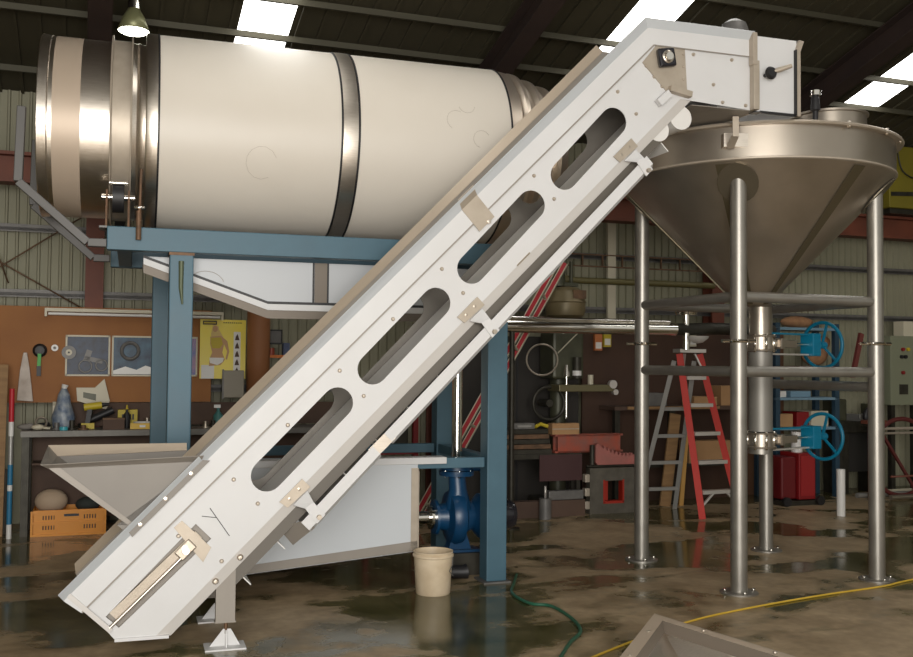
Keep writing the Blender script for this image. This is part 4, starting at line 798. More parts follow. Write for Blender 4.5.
item('cordless_drill', 'yellow and black cordless drill lying on the bench', 'drill', 0.26, -0.545, [('drill_body', YEL, MB().tube((-0.09, 0, 0.19), (0.06, 0, 0.21), 0.032, seg=14)), ('chuck', BLACK, MB().tube((0.06, 0, 0.21), (0.12, 0, 0.218), 0.022, 0.012, seg=12)), ('grip', BLACK, MB().bar((-0.04, 0, 0.18), (-0.06, 0, 0.04), 0.04, 0.04)), ('battery', YEL, MB().box(-0.11, 0.0, -0.035, 0.035, 0.0, 0.05))])
item('angle_grinder', 'black angle grinder lying on the bench behind the drill', 'grinder', 0.30, -0.42, [('grinder_body', BLACK, MB().tube((-0.1, 0, 0.06), (0.12, 0, 0.16), 0.035, seg=14)), ('guard', DKMETAL, MB().lathe([(0, 0), (0, 0.06), (0.02, 0.06)], (-0.12, 0, 0.02), seg=18))])
item('parts_box', 'dark brown parts box on the bench front edge', 'box', 0.42, -0.675, [('box_body', DKBOARD, MB().box(-0.09, 0.09, -0.06, 0.06, 0, 0.09)), ('box_lid', RUST, MB().box(-0.093, 0.093, -0.063, 0.063, 0.09, 0.10))])
item('yellow_carton', 'yellow carton printed with dark letters on the bench', 'carton', 0.545, -0.38, [('carton_body', YEL, MB().box(-0.085, 0.085, -0.05, 0.05, 0, 0.16)), ('print', BLACK, MB().box(-0.05, -0.035, -0.053, -0.05, 0.07, 0.12).box(-0.02, 0.0, -0.053, -0.05, 0.07, 0.12).box(0.01, 0.03, -0.053, -0.05, 0.07, 0.12).box(0.04, 0.055, -0.053, -0.05, 0.07, 0.12))])
item('yellow_level', 'yellow spirit level lying along the bench edge', 'level', 0.66, -0.66, [('level_body', mat('level_yellow', (0.65, 0.40, 0.02), 0.4), MB().box(-0.10, 0.12, -0.015, 0.015, 0, 0.05)), ('vial', WHITEP, MB().box(-0.02, 0.03, -0.017, -0.015, 0.015, 0.035))])
item('white_dish', 'white plastic dish on the bench beside the yellow level', 'dish', 0.68, -0.53, [('dish_body', WHITEP, MB().lathe([(0, 0), (0, 0.05), (0.05, 0.09), (0.055, 0.09), (0.01, 0.045), (0.01, 0)], seg=20))])
item('tape_roll', 'small cyan tape roll lying on the bench', 'tape', 0.01, -0.70, [('tape', mat('tape_cyan', (0.05, 0.35, 0.42), 0.4), MB().lathe([(0, 0.018), (0, 0.036), (0.03, 0.036), (0.03, 0.018), (0, 0.018)], seg=18))])
item('work_glove', 'pale work glove lying flat on the bench', 'glove', -0.20, -0.64, [('palm', CREAM, MB().sphere((0, 0, 0.025), 0.05, sc=(1.1, 0.8, 0.5)))]+[('finger', CREAM, MB().tube((0.04, -0.03+0.02*k_, 0.02), (0.10, -0.035+0.024*k_, 0.015), 0.010, seg=8)) for k_ in range(4)])
item('pipe_clamp', 'round steel pipe clamp standing on the bench behind the glove', 'clamp', -0.18, -0.5, [('ring', STEELD, MB().torus((0, 0, 0.055), 0.045, 0.010, (0, 1, 0), 24, 8)), ('clamp_foot', STEELD, MB().box(-0.02, 0.02, -0.015, 0.015, 0, 0.012))])
item('white_carton', 'small upright cream carton on the bench left of the bag', 'carton', -0.055, -0.33, [('carton_body', CREAM, MB().box(-0.04, 0.04, -0.03, 0.03, 0, 0.20)), ('flap', CREAM, MB().quad((-0.04, -0.03, 0.2), (0.04, -0.03, 0.2), (0.04, -0.05, 0.235), (-0.04, -0.05, 0.235), 0.002))])
item('oil_bottle', 'black squeeze bottle with amber cap on the bench', 'bottle', 0.535, -0.53, [('bottle_body', BLACK, MB().lathe([(0, 0), (0, 0.03), (0.12, 0.03), (0.15, 0.012), (0.17, 0.012)], seg=14)), ('cap', YEL, MB().tube((0, 0, 0.17), (0, 0, 0.21), 0.013, 0.005, seg=10))])
metal_cols = [STEELD, GALV, DKMETAL, RUST, ALU]
spots = [(-0.27, -0.44), (-0.05, -0.6), (0.075, -0.61), (0.17, -0.68), (0.98, -0.40), (0.72, -0.34), (0.90, -0.5), (1.30, -0.5), (1.42, -0.6), (1.76, -0.45), (1.22, -0.62), (1.66, -0.6)]
for i_, (s_, n_) in enumerate(spots):
    where = ['beside the pipe clamp', 'in front of the cream carton', 'in front of the blue plastic bag', 'beside the cyan tape roll', 'behind the dark bench vise', 'behind the yellow level', 'right of the yellow level', 'right of the blue post, the leftmost rear one', 'in front of the teal spray bottle', 'behind the conveyor guard, rear one', 'nearest the blue post on its right', 'at the far right of the clutter'][i_]
    m_ = metal_cols[i_ % 5]
    t = item('machine_part', ['dull steel', 'grey zinc', 'black', 'rusty', 'bright aluminium'][i_ % 5]+' turned part on the bench '+where, 'part', s_, n_, [('flange', m_, MB().lathe([(0, 0), (0, 0.045), (0.012, 0.045), (0.012, 0.02)], seg=16)), ('boss', m_, MB().tube((0, 0, 0.012), (0.0, 0.0, 0.04+0.02*(i_ % 3)), 0.022, seg=12))], rot=i_*1.3, group='loose turned metal parts on the workbench')
item('green_bottle', 'teal spray bottle on the bench right of the blue post', 'bottle', 1.36, -0.38, [('bottle_body', mat('teal_plastic', (0.05, 0.16, 0.15), 0.4), MB().lathe([(0, 0), (0, 0.045), (0.10, 0.045), (0.14, 0.015), (0.17, 0.015)], seg=16)), ('spray_head', WHITEP, MB().box(-0.04, 0.02, -0.01, 0.01, 0.17, 0.20))])

# ---------------------------------------------------------------- background: centre and right
# long horizontal stainless line behind the blue frame
pl = thing('stainless_delivery_line', 'long horizontal polished stainless pipe line behind the blue post and the tank legs', 'pipe', ow(3.3, -1.6), A20)
MB().tube((0.2, 0, 1.855), (2.28, 0, 1.855), 0.062, seg=28).build('pipe_run', CHROME, pl)
MB().tube((0.2, -0.03, 1.925), (2.2, -0.03, 1.925), 0.018, seg=12).build('tracer_tube', CHROME, pl)
MB().path(smooth([(2.27, 0, 1.855), (2.45, 0.0, 1.86), (2.75, -0.04, 1.87), (3.40, -0.04, 1.86)]), 0.06, 18).build('rubber_elbow', DKMETAL, pl)
MB().tube((2.40, -0.01, 1.66), (2.40, -0.01, 2.02), 0.035, seg=18).lathe([(0.0, 0.0), (0.0, 0.10), (0.03, 0.11), (0.05, 0.10), (0.055, 0)], (2.40, -0.01, 2.0), 'z', 28).build('riser_cap', CHROME, pl)
MB().lathe([(0.0, 0.0), (0.01, 0.05), (0.05, 0.10), (0.07, 0.11), (0.075, 0.0)], (2.50, -0.06, 1.72), 'z', 28).build('round_cover', WHITEP, pl)
for s_ in (0.55, 3.36): MB().tube((s_, 0, 0.0), (s_, 0, 1.80), 0.025, seg=12).lathe([(0, 0), (0, 0.08), (0.01, 0.08), (0.01, 0)], (s_, 0, 0), 'z', 16).build('support_stand', DKMETAL, pl)

# drill press machine
dp = bgthing('drill_press', 'old dark green radial drill press standing behind the blue post', 'machine', 4.90, -0.50)
MB().box(-0.30, 0.35, -0.22, 0.20, 0.0, 0.12).build('base', DKMETAL, dp, 0.01)
MB().tube((0, 0.10, 0.12), (0, 0.10, 1.95), 0.09, seg=20).build('column', DKGREEN, dp)
MB().box(-0.18, 0.18, -0.15, 0.19, 1.35, 1.85).build('head_casting', DKGREEN, dp, 0.03)
MB().lathe([(1.98, 0.0), (1.98, 0.14), (2.02, 0.20), (2.08, 0.215), (2.15, 0.215), (2.16, 0.225), (2.18, 0.215), (2.26, 0.20), (2.31, 0.15), (2.33, 0.05), (2.33, 0.0)], (0.03, 0, 0), 'z', 32).build('motor_cover', mat('cover_khaki', (0.22, 0.17, 0.09), 0.45, 0.2, (0.15, 0.12, 0.06), 6, 0.3), dp)
MB().prism([(0.02, 2.19), (0.17, 2.19), (0.17, 2.28), (0.02, 2.28)], -0.212, -0.195).build('cover_plate', RUST, dp)
MB().tube((-0.05, 0, 2.33), (-0.05, 0, 2.55), 0.07, seg=16).tube((0.10, 0, 2.36), (0.10, 0, 2.60), 0.02, seg=10).box(-0.12, 0.16, -0.05, 0.05, 2.33, 2.37).build('gear_stack', DKGREEN, dp)
for s_ in (-0.12, 0.05, 0.16): MB().tube((s_, -0.12, 1.93), (s_, -0.12, 1.99), 0.02, seg=8).build('mount_bolt', CHROME, dp)
MB().tube((-0.05, -0.2, 0.95), (-0.05, -0.2, 1.50), 0.013, seg=10).tube((-0.05, -0.2, 1.38), (-0.05, -0.2, 1.50), 0.035, 0.02, seg=12).build('spindle', CHROME, dp)
MB().box(-0.18, 0.47, -0.30, -0.02, 1.225, 1.295).build('table', mat('table_olive', (0.14, 0.12, 0.06), 0.4, 0.3), dp, 0.006)
MB().tube((0.44, -0.31, 1.30), (0.44, -0.26, 1.30), 0.045, seg=14).tube((0.47, -0.31, 1.22), (0.47, -0.26, 1.22), 0.03, seg=14).build('clamp_wheel', ALU, dp)
MB().tube((-0.16, -0.22, 1.62), (0.10, -0.22, 1.86), 0.006, seg=8).build('feed_lever', CREAM, dp)
MB().torus((-0.32, -0.18, 1.55), 0.16, 0.010, (0.35, 1, 0), 30, 8).build('hand_wheel', STEELD, dp)
MB().torus((-0.20, -0.10, 1.10), 0.17, 0.018, (0.1, 1, 0), 30, 8).tube((-0.20, -0.12, 1.10), (-0.20, 0.1, 1.10), 0.04, seg=14).build('belt_pulley', DKMETAL, dp)
MB().tube((0.07, -0.20, 1.36), (0.07, -0.20, 1.58), 0.045, seg=16).build('coolant_can', DKMETAL, dp)
MB().tube((0.07, -0.20, 1.39), (0.07, -0.20, 1.44), 0.048, seg=16).build('can_label', WHITEP, dp)
bgsolo(MB().tube((0, 0, 0), (0, 0, 0.10), 0.03, seg=14), 'paint_can', CREAM, 'small cream can standing on the drill press table', 'can', 5.15, -0.66, 1.297)
# steel stock and boxes on low trestle behind
tr_ = bgthing('steel_stock_table', 'low dark steel table loaded with plates behind the blue post', 'table', 4.45, -0.86)
MB().box(-0.55, 0.45, -0.09, 0.09, 0.56, 0.61).build('table_top', DKMETAL, tr_)
for s_, n_ in ((-0.53, -0.06), (-0.53, 0.06), (0.40, -0.06), (0.40, 0.06)): MB().box(s_, s_+0.04, n_-0.02, n_+0.02, 0, 0.56).build('leg', DKMETAL, tr_)
MB().box(-0.02, 0.45, -0.102, -0.092, 0.34, 0.60).build('side_panel', mat('dark_red_panel', (0.055, 0.02, 0.02), 0.6), tr_)
for k_ in range(5): MB().box(-0.52+0.02*k_, 0.12-0.01*k_, -0.085, 0.085, 0.612+0.05*k_, 0.655+0.05*k_).build('stacked_plate', RUST if k_ % 2 else DKMETAL, tr_)
tb = bgthing('grey_toolbox', 'flat grey steel case on the plate stack behind the blue post', 'case', 4.28, -0.86, 0.857)
MB().box(-0.13, 0.11, -0.07, 0.07, 0, 0.06).build('case_body', GALV, tb, 0.004); MB().box(-0.08, 0.07, -0.076, -0.07, 0.02, 0.04).build('case_strip', ALUD, tb)
rcx = bgthing('red_steel_channel', 'red primed heavy steel channel on the stock table behind the toothed casting', 'steel', 4.62, -0.86, 0.612)
MB().box(0.0, 0.77, -0.06, 0.06, 0.0, 0.018).box(0.03, 0.74, -0.06, -0.045, 0.0, 0.18).box(0.03, 0.74, 0.045, 0.06, 0.0, 0.18).box(0.0, 0.77, -0.06, 0.06, 0.165, 0.185).build('channel', REDOX, rcx)
cbx = bgthing('cardboard_box', 'brown cardboard box on the red steel channel', 'box', 4.74, -0.86, 0.798); MB().box(-0.15, 0.15, -0.055, 0.055, 0, 0.11).build('box_body', CARD, cbx); MB().box(-0.15, 0.15, -0.0565, -0.055, 0.05, 0.06).build('tape', TANS, cbx)
bgsolo(MB().path([(-0.07, 0, 0.02), (0.0, 0.03, 0.045), (0.07, 0, 0.02)], 0.018, 8), 'yellow_strap', YEL, 'small yellow strap on the plate stack beside the cardboard box', 'strap', 4.49, -0.88, 0.857)
CG = mat('cast_grey', (0.13, 0.115, 0.09), 0.6, 0.2, (0.08, 0.07, 0.055), 10, 0.3)
sb = bgthing('machine_base_block', 'grey cast machine base with a square red lined opening, left of the tank leg', 'casting', 5.21, -1.02)
holed('front_face', [(-0.25, 0.0), (0.28, 0.0), (0.28, 0.46), (-0.25, 0.46)], [[(-0.10, 0.11), (0.14, 0.11), (0.14, 0.33), (-0.10, 0.33)]], 0.03, CG, sb, 0.0)
MB().box(-0.25, 0.28, 0.03, 0.085, 0, 0.05).box(-0.25, -0.21, 0.03, 0.085, 0.05, 0.46).box(0.24, 0.28, 0.03, 0.085, 0.05, 0.46).box(-0.25, 0.28, 0.03, 0.085, 0.42, 0.46).build('casting_body', CG, sb)
MB().box(-0.10, -0.08, -0.002, 0.08, 0.10, 0.34).box(0.12, 0.14, -0.002, 0.08, 0.10, 0.34).box(-0.10, 0.14, -0.002, 0.08, 0.10, 0.125).box(-0.10, -0.01, 0.07, 0.08, 0.10, 0.34).build('red_lining', mat('lining_red', (0.35, 0.02, 0.008), 0.5), sb)
for z_ in (0.05, 0.18, 0.32): MB().box(-0.30, -0.25, 0.0, 0.07, z_, z_+0.08).build('bolt_lug', TANS, sb, 0.006)
MB().tube((-0.27, 0.04, 0.475), (0.28, 0.04, 0.475), 0.013, seg=10).build('shaft', DKMETAL, sb)
tc_ = bgthing('toothed_casting', 'pink primed casting with a curved toothed edge on the grey machine base', 'casting', 5.26, -1.00, 0.490)
pts = [(-0.20, 0.0), (0.22, 0.0), (0.22, 0.10)]
for k_ in range(8):
    x_ = 0.20-0.044*k_; base = 0.085+0.10*(max(0, k_-2)/6.0)**1.6
    pts += [(x_, base), (x_-0.005, base+0.03), (x_-0.02, base+0.03), (x_-0.027, base+0.002)]
pts += [(-0.20, 0.215), (-0.225, 0.20), (-0.225, 0.03)]
MB().prism(pts, 0.0, 0.05).build('toothed_plate', PINK, tc_); MB().tube((-0.25, 0.03, 0.0), (-0.25, 0.03, 0.20), 0.025, seg=14).build('end_boss', DKMETAL, tc_)
bgsolo(MB().box(-0.19, 0.19, -0.04, 0.04, 0.0, 0.09), 'steel_block', GALV, 'dull grey steel bar on the rusty bar stack left of the machine base', 'steel', 4.68, -1.02, 0.162, bevel=0.008)
gc = bgthing('steel_roller_core', 'small grey steel cylinder standing on the floor behind the blue post', 'cylinder', 4.40, -1.16)
MB().tube((0, 0, 0), (0, 0, 0.20), 0.06, seg=18).build('cylinder_body', GALV, gc); MB().tube((0, 0, 0.20), (0, 0, 0.32), 0.012, seg=8).build('spigot', ALU, gc)
bgsolo(MB().box(-0.42, 0.42, -0.05, 0.05, 0, 0.16), 'rusty_bar_stack', DKBOARD, 'low stack of rusty bars on the floor beneath the stock table', 'steel', 4.46, -1.02, 0.0)
dpn = bgthing('dark_cabinet', 'tall near black steel cabinet behind the drill press', 'cabinet', 4.50, -0.20); MB().box(-0.75, 0.72, -0.05, 0.06, 0, 1.80).build('cabinet_body', mat('near_black', (0.022, 0.018, 0.014), 0.6), dpn); MB().box(-0.02, 0.0, -0.056, -0.05, 0.05, 1.75).build('door_gap', BLACK, dpn)
# rust brown panel behind the stepladder with a pale board in front
bgsolo(MB().box(-0.95, 0.95, -0.015, 0.015, 0.0, 1.90), 'rusty_sheet', BROWNP, 'tall rust brown steel sheet standing behind the stepladder', 'panel', 6.20, -0.265)
wb2 = bgthing('rear_workbench', 'dark rear workbench with a pale timber edge behind the stepladder', 'bench', 6.15, -0.46)
MB().box(-0.70, 1.0, -0.18, 0.17, 1.02, 1.06).build('bench_top', DKBOARD, wb2); MB().box(-0.55, 0.60, -0.195, -0.18, 1.03, 1.06).build('timber_edge', TIMBER, wb2)
for s_ in (-0.68, 0.0, 0.92): MB().box(s_, s_+0.06, -0.15, -0.09, 0, 1.02).build('leg', DKMETAL, wb2)
MB().box(-0.66, 0.90, -0.15, 0.15, 0.40, 0.43).build('lower_shelf', DKMETAL, wb2)
for i_, (s_, w_, h_, m_, lab, cat) in enumerate(((6.0, 0.25, 0.14, GALV, 'grey steel case on the rear workbench behind the stepladder', 'case'), (6.62, 0.30, 0.10, CARD, 'flattened cardboard carton on the rear workbench', 'carton'), (6.95, 0.26, 0.22, CARD, 'taller cardboard carton on the rear workbench near the outlet pipe', 'carton'))):
    bgsolo(MB().box(-w_/2, w_/2, -0.12, 0.12, 0, h_), 'storage_'+('case' if cat == 'case' else 'carton'), m_, lab, cat, s_, -0.46, 1.061, bevel=0.004)
bgsolo(MB().box(-0.30, 0.30, -0.1, 0.1, 0, 0.24), 'cardboard_box', CARD, 'wide brown cardboard box on the lower shelf of the rear workbench', 'box', 6.72, -0.46, 0.431)
for (s_, n_, tx, w_, m_, lab) in ((6.00, -0.74, 0.16, 0.13, TIMBER, 'wide brown timber board leaning behind the stepladder'), (6.20, -0.74, 0.12, 0.05, mat('bright_timber', (0.55, 0.30, 0.08), 0.6), 'narrow orange timber plank leaning behind the stepladder')):
    bgsolo(MB().bar((0, 0, 0.0), (tx, 0.05, 0.98), w_, 0.02, (0, 1, 0)), 'leaning_plank', m_, lab, 'plank', s_, n_)
bgsolo(MB().box(-0.05, 0.05, -0.01, 0.01, 0, 0.05), 'white_tag', WHITEP, 'small white socket outlet on the rear bench front beside the left tank leg', 'socket', 5.80, -0.655, 0.93)
# small orange and yellow packs right of the drill press
for (s_, z_, m_, lab) in ((5.42, 1.66, mat('pack_orange', (0.50, 0.16, 0.05), 0.5), 'orange and white pack hung on the rusty sheet'), (5.53, 1.70, YEL, 'yellow pack hung on the rusty sheet'), (6.62, 1.72, CREAM, 'cream pack hung on the rusty sheet behind the front tank leg')):
    t = bgthing('hanging_pack', lab, 'pack', s_, -0.31, z_); MB().box(-0.045, 0.045, -0.02, 0.02, 0.0, 0.18).build('pack_body', m_, t); MB().box(-0.035, 0.035, -0.023, -0.02, 0.02, 0.09).build('pack_window', WHITEP, t)

# cable tray ladder and khaki pipe on the back wall
ct = bgthing('wall_cable_ladder', 'thin dark cable ladder running along the cladding behind the tank leg', 'ladder', 5.0, -0.14, 2.72-0.0)
b = MB().box(0.0, 2.1, -0.012, 0.012, -0.13, -0.115).box(0.0, 2.1, -0.012, 0.012, 0.0, 0.015); b.build('side_rail', RUST, ct)
for k_ in range(9): MB().box(0.06+0.25*k_, 0.075+0.25*k_, -0.01, 0.01, -0.12, 0.0).build('rung', RUST, ct)
bgsolo(MB().tube((0, 0, 0), (1.9, 0, 0), 0.035, seg=16).tube((-0.02, 0, 0), (0.04, 0, 0), 0.05, seg=16), 'wall_pipe', mat('khaki_pipe', (0.13, 0.11, 0.04), 0.5), 'khaki pipe running along the wall right of the drill press cover', 'pipe', 5.02, -0.30, 2.42)
bgsolo(MB().box(-0.05, 0.05, -0.02, 0.02, 0.0, 3.9), 'wall_post', CREAM, 'pale flat post on the cladding right of the drill press', 'post', 5.68, -0.13, 0.0)

# red and white extension ladder leaning behind the blue post
el = thing('extension_ladder', 'red and white extension ladder leaning at a slant behind the blue post', 'ladder', (0.0, 9.5, 0), 0)
e0, e1 = Vector((-0.40, 0.0, 0.0)), Vector((1.01, 0.12, 2.57))
dd = (e1-e0).normalized(); side = Vector((0.28, 0.96, 0)).normalized(); side = (side-dd*side.dot(dd)).normalized()
for k_ in (0, 1):
    off = side*(0.36*k_)
    for j_, (o_, w_) in enumerate(((0.0, 0.028), (0.075, 0.028))):
        q = dd.cross(side)*0.0 + Vector((0, 0, 0))
    MB().bar(e0+off, e1+off, 0.045, 0.028, side).build('red_stile', mat('ladder_red', (0.42, 0.02, 0.03), 0.4), el)
    for o_ in (-0.024, 0.024):
        pq = dd.cross(side).normalized()*o_
        MB().bar(e0+off+pq, e1+off+pq, 0.009, 0.036, side).build('white_edge', CREAM, el)
for k_ in range(9):
    p = e0+dd*(0.2+0.29*k_); MB().tube(p+side*0.02, p+side*0.34, 0.015, seg=10).build('rung', CREAM, el)

# stepladder
sl = thing('stepladder', 'red fibreglass stepladder with white steps standing open behind the tank legs', 'ladder', (2.35, 9.95, 0), 0)
TL, TR = Vector((-0.125, 0.02, 1.62)), Vector((0.095, 0.10, 1.62)); FL, FR = Vector((0.075, -0.10, 0)), Vector((0.50, 0.06, 0))
BL, BR = Vector((-0.46, 0.50, 0)), Vector((-0.04, 0.62, 0)); BTL, BTR = Vector((-0.16, 0.10, 1.55)), Vector((0.06, 0.18, 1.55))
for (a, c_) in ((FL, TL), (FR, TR)): MB().bar(a, c_, 0.065, 0.03, (0.3, 1, 0)).build('red_rail', RED, sl)
for (a, c_) in ((BL, BTL), (BR, BTR)): MB().bar(a, c_, 0.045, 0.025, (0.3, 1, 0)).build('rear_rail', ALUD, sl)
MB().bar(TL+Vector((-0.03, 0.0, 0.03)), TR+Vector((0.03, 0.01, 0.03)), 0.14, 0.035).build('top_cap', ALU, sl)
for z_ in (0.26, 0.55, 0.83, 1.11, 1.38):
    t = z_/1.62; MB().bar(FL.lerp(TL, t)+Vector((0.02, 0, 0)), FR.lerp(TR, t)-Vector((0.02, 0, 0)), 0.08, 0.035).build('step', ALU, sl)
for z_ in (0.22, 0.50, 0.78, 1.06):
    t = z_/1.55; MB().bar(BL.lerp(BTL, t), BR.lerp(BTR, t), 0.03, 0.035).build('rear_bar', ALUD, sl)
for (a, c_) in ((FL.lerp(TL, 0.07), FL.lerp(FR, 0.35)+Vector((-0.02, 0, 0.26))), (FR.lerp(TR, 0.07), FL.lerp(FR, 0.65)+Vector((-0.02, 0, 0.26)))): MB().bar(a, c_, 0.02, 0.02).build('brace', ALU, sl)
for (a, c_) in ((TL.lerp(FL, 0.13), TL.lerp(TR, 0.25)), (TR.lerp(FR, 0.13), TL.lerp(TR, 0.75))): MB().bar(a, c_, 0.025, 0.015).build('gusset', ALU, sl)

# red compressor cabinet, boxes and valve crate right of the outlet pipe
rb = bgthing('red_machine_cabinet', 'small red steel machine cabinet on a base behind the lower valve handwheel', 'machine', 7.48, -0.93)
MB().box(-0.02, 0.20, -0.16, 0.16, 0.06, 0.56).build('cabinet_body', REDM, rb, 0.008); MB().box(0.0, 0.18, -0.168, -0.16, 0.10, 0.53).build('door', mat('door_red', (0.30, 0.016, 0.018), 0.4), rb)
MB().box(-0.22, -0.02, -0.12, 0.16, 0.06, 0.52).build('side_tank', mat('dark_red', (0.13, 0.008, 0.01), 0.4), rb, 0.02)
MB().box(-0.25, 0.25, -0.18, 0.18, 0.0, 0.05).build('base', DKMETAL, rb)
MB().tube((0.08, 0, 0.56), (0.08, 0, 0.78), 0.06, seg=16).tube((0.14, -0.05, 0.70), (0.2, -0.1, 0.72), 0.05, seg=12).build('white_pump_head', WHITEP, rb)
for k_ in (-0.22, 0.22): MB().tube((k_, -0.19, 0.05), (k_, -0.23, 0.05), 0.05, seg=14).build('wheel', BLACK, rb)
rk = bgthing('parts_rack', 'dark blue steel rack standing behind the tank outlet valves', 'rack', 7.95, -0.45)
for s_ in (-0.45, 0.38): MB().box(s_, s_+0.06, -0.20, -0.14, 0, 2.0).box(s_, s_+0.06, 0.14, 0.20, 0, 2.0).build('upright', mat('rack_blue', (0.02, 0.05, 0.08), 0.5), rk)
for z_ in (0.78, 1.12, 1.48, 1.92): MB().box(-0.45, 0.44, -0.20, 0.20, z_, z_+0.03).build('shelf', mat('shelf_paleblue', (0.16, 0.26, 0.34), 0.5) if z_ != 1.48 else DKBOARD, rk)
def pack(name, label, cat, s, z, w_, h_, m_, n=-0.45): bgsolo(MB().box(-w_/2, w_/2, -0.13, 0.13, 0, h_), name, m_, label, cat, s, n, z, bevel=0.005)
pack('cardboard_box', 'brown cardboard box on the rack shelf beside the outlet pipe', 'box', 7.68, 0.811, 0.22, 0.15, CARD); pack('taped_carton', 'cream taped carton on the rack behind the lower handwheel', 'carton', 8.17, 0.811, 0.24, 0.18, CREAM)
pack('red_bag', 'dark red bag beside the taped carton on the rack', 'bag', 7.93, 0.811, 0.17, 0.17, REDM)
pack('white_carton', 'small white carton on the middle rack shelf', 'carton', 7.62, 1.151, 0.16, 0.07, WHITEP); pack('blue_case', 'pale blue flat case on the middle rack shelf', 'case', 7.90, 1.151, 0.28, 0.07, mat('case_blue', (0.16, 0.27, 0.36), 0.5))
bgsolo(MB().sphere((0, 0, 0.14), 0.14, 14, 10, (1.3, 0.7, 1.0)).sphere((0.12, 0, 0.28), 0.10, 12, 8, (1.0, 0.7, 0.8)), 'hessian_sack', mat('hessian', (0.36, 0.19, 0.09), 0.9, 0.0, (0.24, 0.12, 0.06), 10, 0.4, bump=0.8), 'brown crumpled hessian sack on the rack behind the upper handwheel', 'sack', 8.20, -0.45, 1.511)
bgsolo(MB().sphere((0, 0, 0.07), 0.14, 14, 8, (1.6, 0.7, 0.5)), 'folded_sack', MATS['hessian'], 'flat brown folded sack on top of the rack', 'sack', 7.95, -0.45, 1.951)
bgsolo(MB().prism([(0, 0), (0.05, 0), (0.18, 0.5), (0.13, 0.52)], -0.02, 0.02), 'red_lever_bar', mat('lever_red', (0.14, 0.03, 0.025), 0.5), 'dull red lever bar leaning up beside the rack', 'bar', 8.42, -0.80, 1.38)
OXDARK2 = mat('hoop_dark_red', (0.10, 0.018, 0.016), 0.5)
st_ = bgthing('red_hoop_stand', 'dark red steel hoop stand with a rail across, at the right edge', 'stand', 8.75, -0.95)
MB().torus((0.26, 0, 0.47), 0.44, 0.026, (0, 1, 0), 48, 10).build('steel_hoop', OXDARK2, st_)
MB().bar((-0.02, 0.05, 0.80), (0.55, 0.05, 0.02), 0.03, 0.03).build('brace', OXDARK2, st_)
MB().tube((-0.1, 0, 0.80), (1.2, 0, 0.80), 0.018, seg=10).tube((-0.1, 0.1, 0.74), (1.2, 0.1, 0.74), 0.015, seg=10).build('top_rail', TANS, st_); MB().tube((0.1, 0, 0.25), (1.1, 0, 0.25), 0.012, seg=8).build('tie_rail', OXIDE, st_)
MB().box(-0.28, 0.0, -0.05, 0.05, 0.86, 0.90).box(-0.2, -0.14, -0.03, 0.03, 0.0, 0.86).build('machine_arm', OXIDE, st_)
wh = bgthing('loose_wheel', 'black rubber wheel lying against the red hoop stand', 'wheel', 8.80, -0.70, 0.80)
MB().torus((0, 0, 0.13), 0.08, 0.035, (0, 1, 0), 24, 10).build('tyre', BLACK, wh); MB().tube((0, -0.03, 0.13), (0, 0.03, 0.13), 0.035, seg=14).build('hub', GALV, wh); MB().box(-0.10, 0.10, -0.05, 0.05, -0.03, 0.01).build('wheel_stand', DKMETAL, wh); MB().box(-0.02, 0.02, -0.02, 0.02, -0.80, -0.03).build('stand_post', DKMETAL, wh)
bgsolo(MB().tube((0, 0, 0), (0, 0, 0.47), 0.042, seg=18), 'plastic_pipe_stub', WHITEP, 'short white plastic pipe standing upright on the floor between the right tank legs', 'pipe', 7.36, -1.85)
cab = bgthing('control_cabinet', 'grey green electrical control cabinet on a post at the right edge', 'cabinet', 9.45, -0.50)
MB().box(-0.26, 0.34, -0.10, 0.12, 1.05, 1.88).build('cabinet_body', GREENP, cab, 0.008); MB().box(-0.16, -0.10, 0.0, 0.06, 0, 1.05).box(0.18, 0.24, 0.0, 0.06, 0, 1.05).build('post', DKMETAL, cab); MB().box(-0.02, 0.3, -0.06, 0.10, 1.88, 2.06).build('top_box', CREAM, cab)
for (s_, z_, m_) in ((-0.08, 1.72, REDM), (-0.10, 1.63, BLACK), (-0.04, 1.63, BLACK), (-0.08, 1.44, REDM), (0.0, 1.72, YEL)): MB().tube((s_, -0.10, z_), (s_, -0.125, z_), 0.022, seg=14).build('button', m_, cab)
MB().box(-0.13, 0.0, -0.106, -0.10, 1.18, 1.30).build('vent_grille', DKMETAL, cab)
for k_, (s_, n_) in enumerate(((9.0, -0.80), (9.25, -1.05), (9.5, -0.62))):
    bgsolo(MB().tube((-0.5, 0, 0.03), (0.7, 0, 0.03), 0.03, seg=12), 'floor_pipe', [ALUD, STEELD, CREAM][k_], ['dull aluminium pipe lying on the floor at the right edge', 'grey steel pipe lying on the floor at the right edge', 'cream pipe lying on the floor at the right edge, the rearmost'][k_], 'pipe', s_, n_)
# yellow crane girder by the right column
yg = bgthing('yellow_crane_girder', 'dark yellow crane girder with a hanging cable, at the upper right behind the tank', 'crane', 9.9, -0.50, 3.335)
MB().box(-0.85, 1.6, -0.25, 0.10, 0.06, 0.80).build('girder', YELD, yg, 0.01); MB().box(-0.80, 1.5, -0.2, 0.06, 0.0, 0.06).build('end_carriage', DKMETAL, yg)
MB().bar((-0.83, -0.256, 0.22), (1.5, -0.256, 0.34), 0.006, 0.05).build('dark_rail', DKMETAL, yg)
MB().path(smooth([(-0.75, -0.27, 0.75), (-0.68, -0.28, 0.50), (-0.45, -0.28, 0.42), (-0.2, -0.28, 0.52), (0.1, -0.27, 0.75)]), 0.008, 6).build('festoon_cable', BLACK, yg)
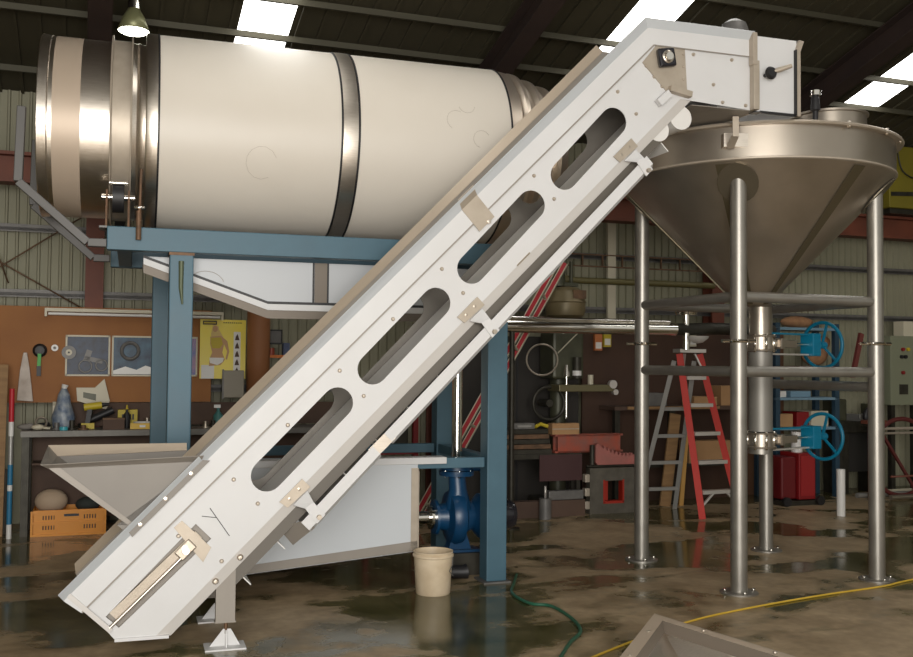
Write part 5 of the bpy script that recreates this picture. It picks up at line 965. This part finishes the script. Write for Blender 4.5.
# red frame seen between the blue posts
rf = thing('red_oxide_rack', 'dark red rack standing behind the blue frame posts', 'rack', ow(2.75, -0.48), A20)
for s_ in (0.0, 0.5): MB().box(s_, s_+0.05, -0.05, 0.0, 0, 1.15).build('upright', REDM, rf)
for z_ in (0.6, 1.1): MB().box(0, 0.55, -0.05, 0.30, z_, z_+0.04).build('shelf', REDM, rf)
bgsolo(MB().box(-0.19, 0.19, -0.10, 0.15, 0, 0.38), 'dark_machine_case', DKMETAL, 'dark steel machine case on the red rack behind the blue frame', 'case', 3.025, -0.38, 0.641, bevel=0.02)

# darker clutter low down on the right and on the workbench
bp_ = bgthing('brown_plywood_panel', 'brown plywood panel standing upright behind the blue parts rack', 'panel', 7.62, -0.16); MB().box(-0.42, 0.36, -0.015, 0.015, 0.0, 1.88).build('sheet', mat('brown_ply', (0.14, 0.065, 0.03), 0.7, 0.0, (0.10, 0.045, 0.02), 3, 0.3), bp_)
lb = bgthing('old_lathe', 'dark old lathe with a grey headstock standing low behind the right tank leg', 'machine', 8.80, -0.34); lb.scale = (0.48, 1, 1)
MB().box(-0.62, 0.85, -0.14, 0.14, 0.72, 0.86).build('bed', DKMETAL, lb, 0.01); MB().box(-0.58, -0.25, -0.13, 0.13, 0, 0.72).build('pedestal', DKMETAL, lb, 0.01); MB().box(0.5, 0.8, -0.13, 0.13, 0, 0.72).build('pedestal', DKMETAL, lb, 0.01)
MB().box(-0.25, 0.5, -0.05, 0.12, 0.25, 0.72).build('chip_tray', mat('tray_black', (0.02, 0.018, 0.016), 0.6), lb)
MB().box(-0.60, -0.30, -0.13, 0.13, 0.86, 1.12).build('headstock', DKGREEN, lb, 0.02); MB().tube((-0.30, 0, 0.98), (-0.22, 0, 0.98), 0.08, seg=20).build('chuck', GALV, lb)
MB().box(0.02, 0.16, -0.16, 0.12, 0.86, 0.94).tube((0.09, -0.2, 0.90), (0.09, -0.16, 0.90), 0.05, seg=14).build('carriage', ALUD, lb); MB().box(0.55, 0.72, -0.10, 0.10, 0.86, 1.06).build('tailstock', DKGREEN, lb, 0.01)
vz = item('bench_vise', 'dark cast bench vise on the front edge of the bench left of the blue post', 'vise', 0.86, -0.64, [('vise_body', DKMETAL, MB().box(-0.05, 0.05, -0.05, 0.06, 0, 0.09)), ('jaw', GALV, MB().box(-0.055, 0.055, -0.085, -0.06, 0.04, 0.11)), ('handle', CHROME, MB().tube((-0.07, -0.11, 0.05), (0.07, -0.11, 0.05), 0.007, seg=8).tube((0, -0.12, 0.05), (0, -0.05, 0.05), 0.014, seg=10))])
for (s_, n_, k_, m_, lab) in ((-0.30, -0.56, 0.055, mat('rag_grey', (0.22, 0.20, 0.18), 0.9, bump=0.8, scale=18), 'crumpled grey rag at the left end of the bench'), (-0.17, -0.35, 0.05, mat('rag_dark', (0.03, 0.03, 0.03), 0.9, bump=0.8, scale=18), 'dark rag at the back of the bench left of the cream carton'), (0.83, -0.40, 0.07, MATS['rag_dark'], 'dark rag on the bench behind the vise'), (1.50, -0.385, 0.07, mat('rag_green', (0.06, 0.09, 0.07), 0.9, bump=0.8, scale=18), 'dull green rag heap on the bench right of the blue post')):
    bgsolo(MB().sphere((0, 0, k_*0.45), k_, 16, 10, (1.3, 0.9, 0.5)).sphere((k_*0.6, -0.01, k_*0.6), k_*0.6, 12, 8, (1.0, 1.0, 0.8)), 'rag', m_, lab, 'rag', s_, n_, ZB)
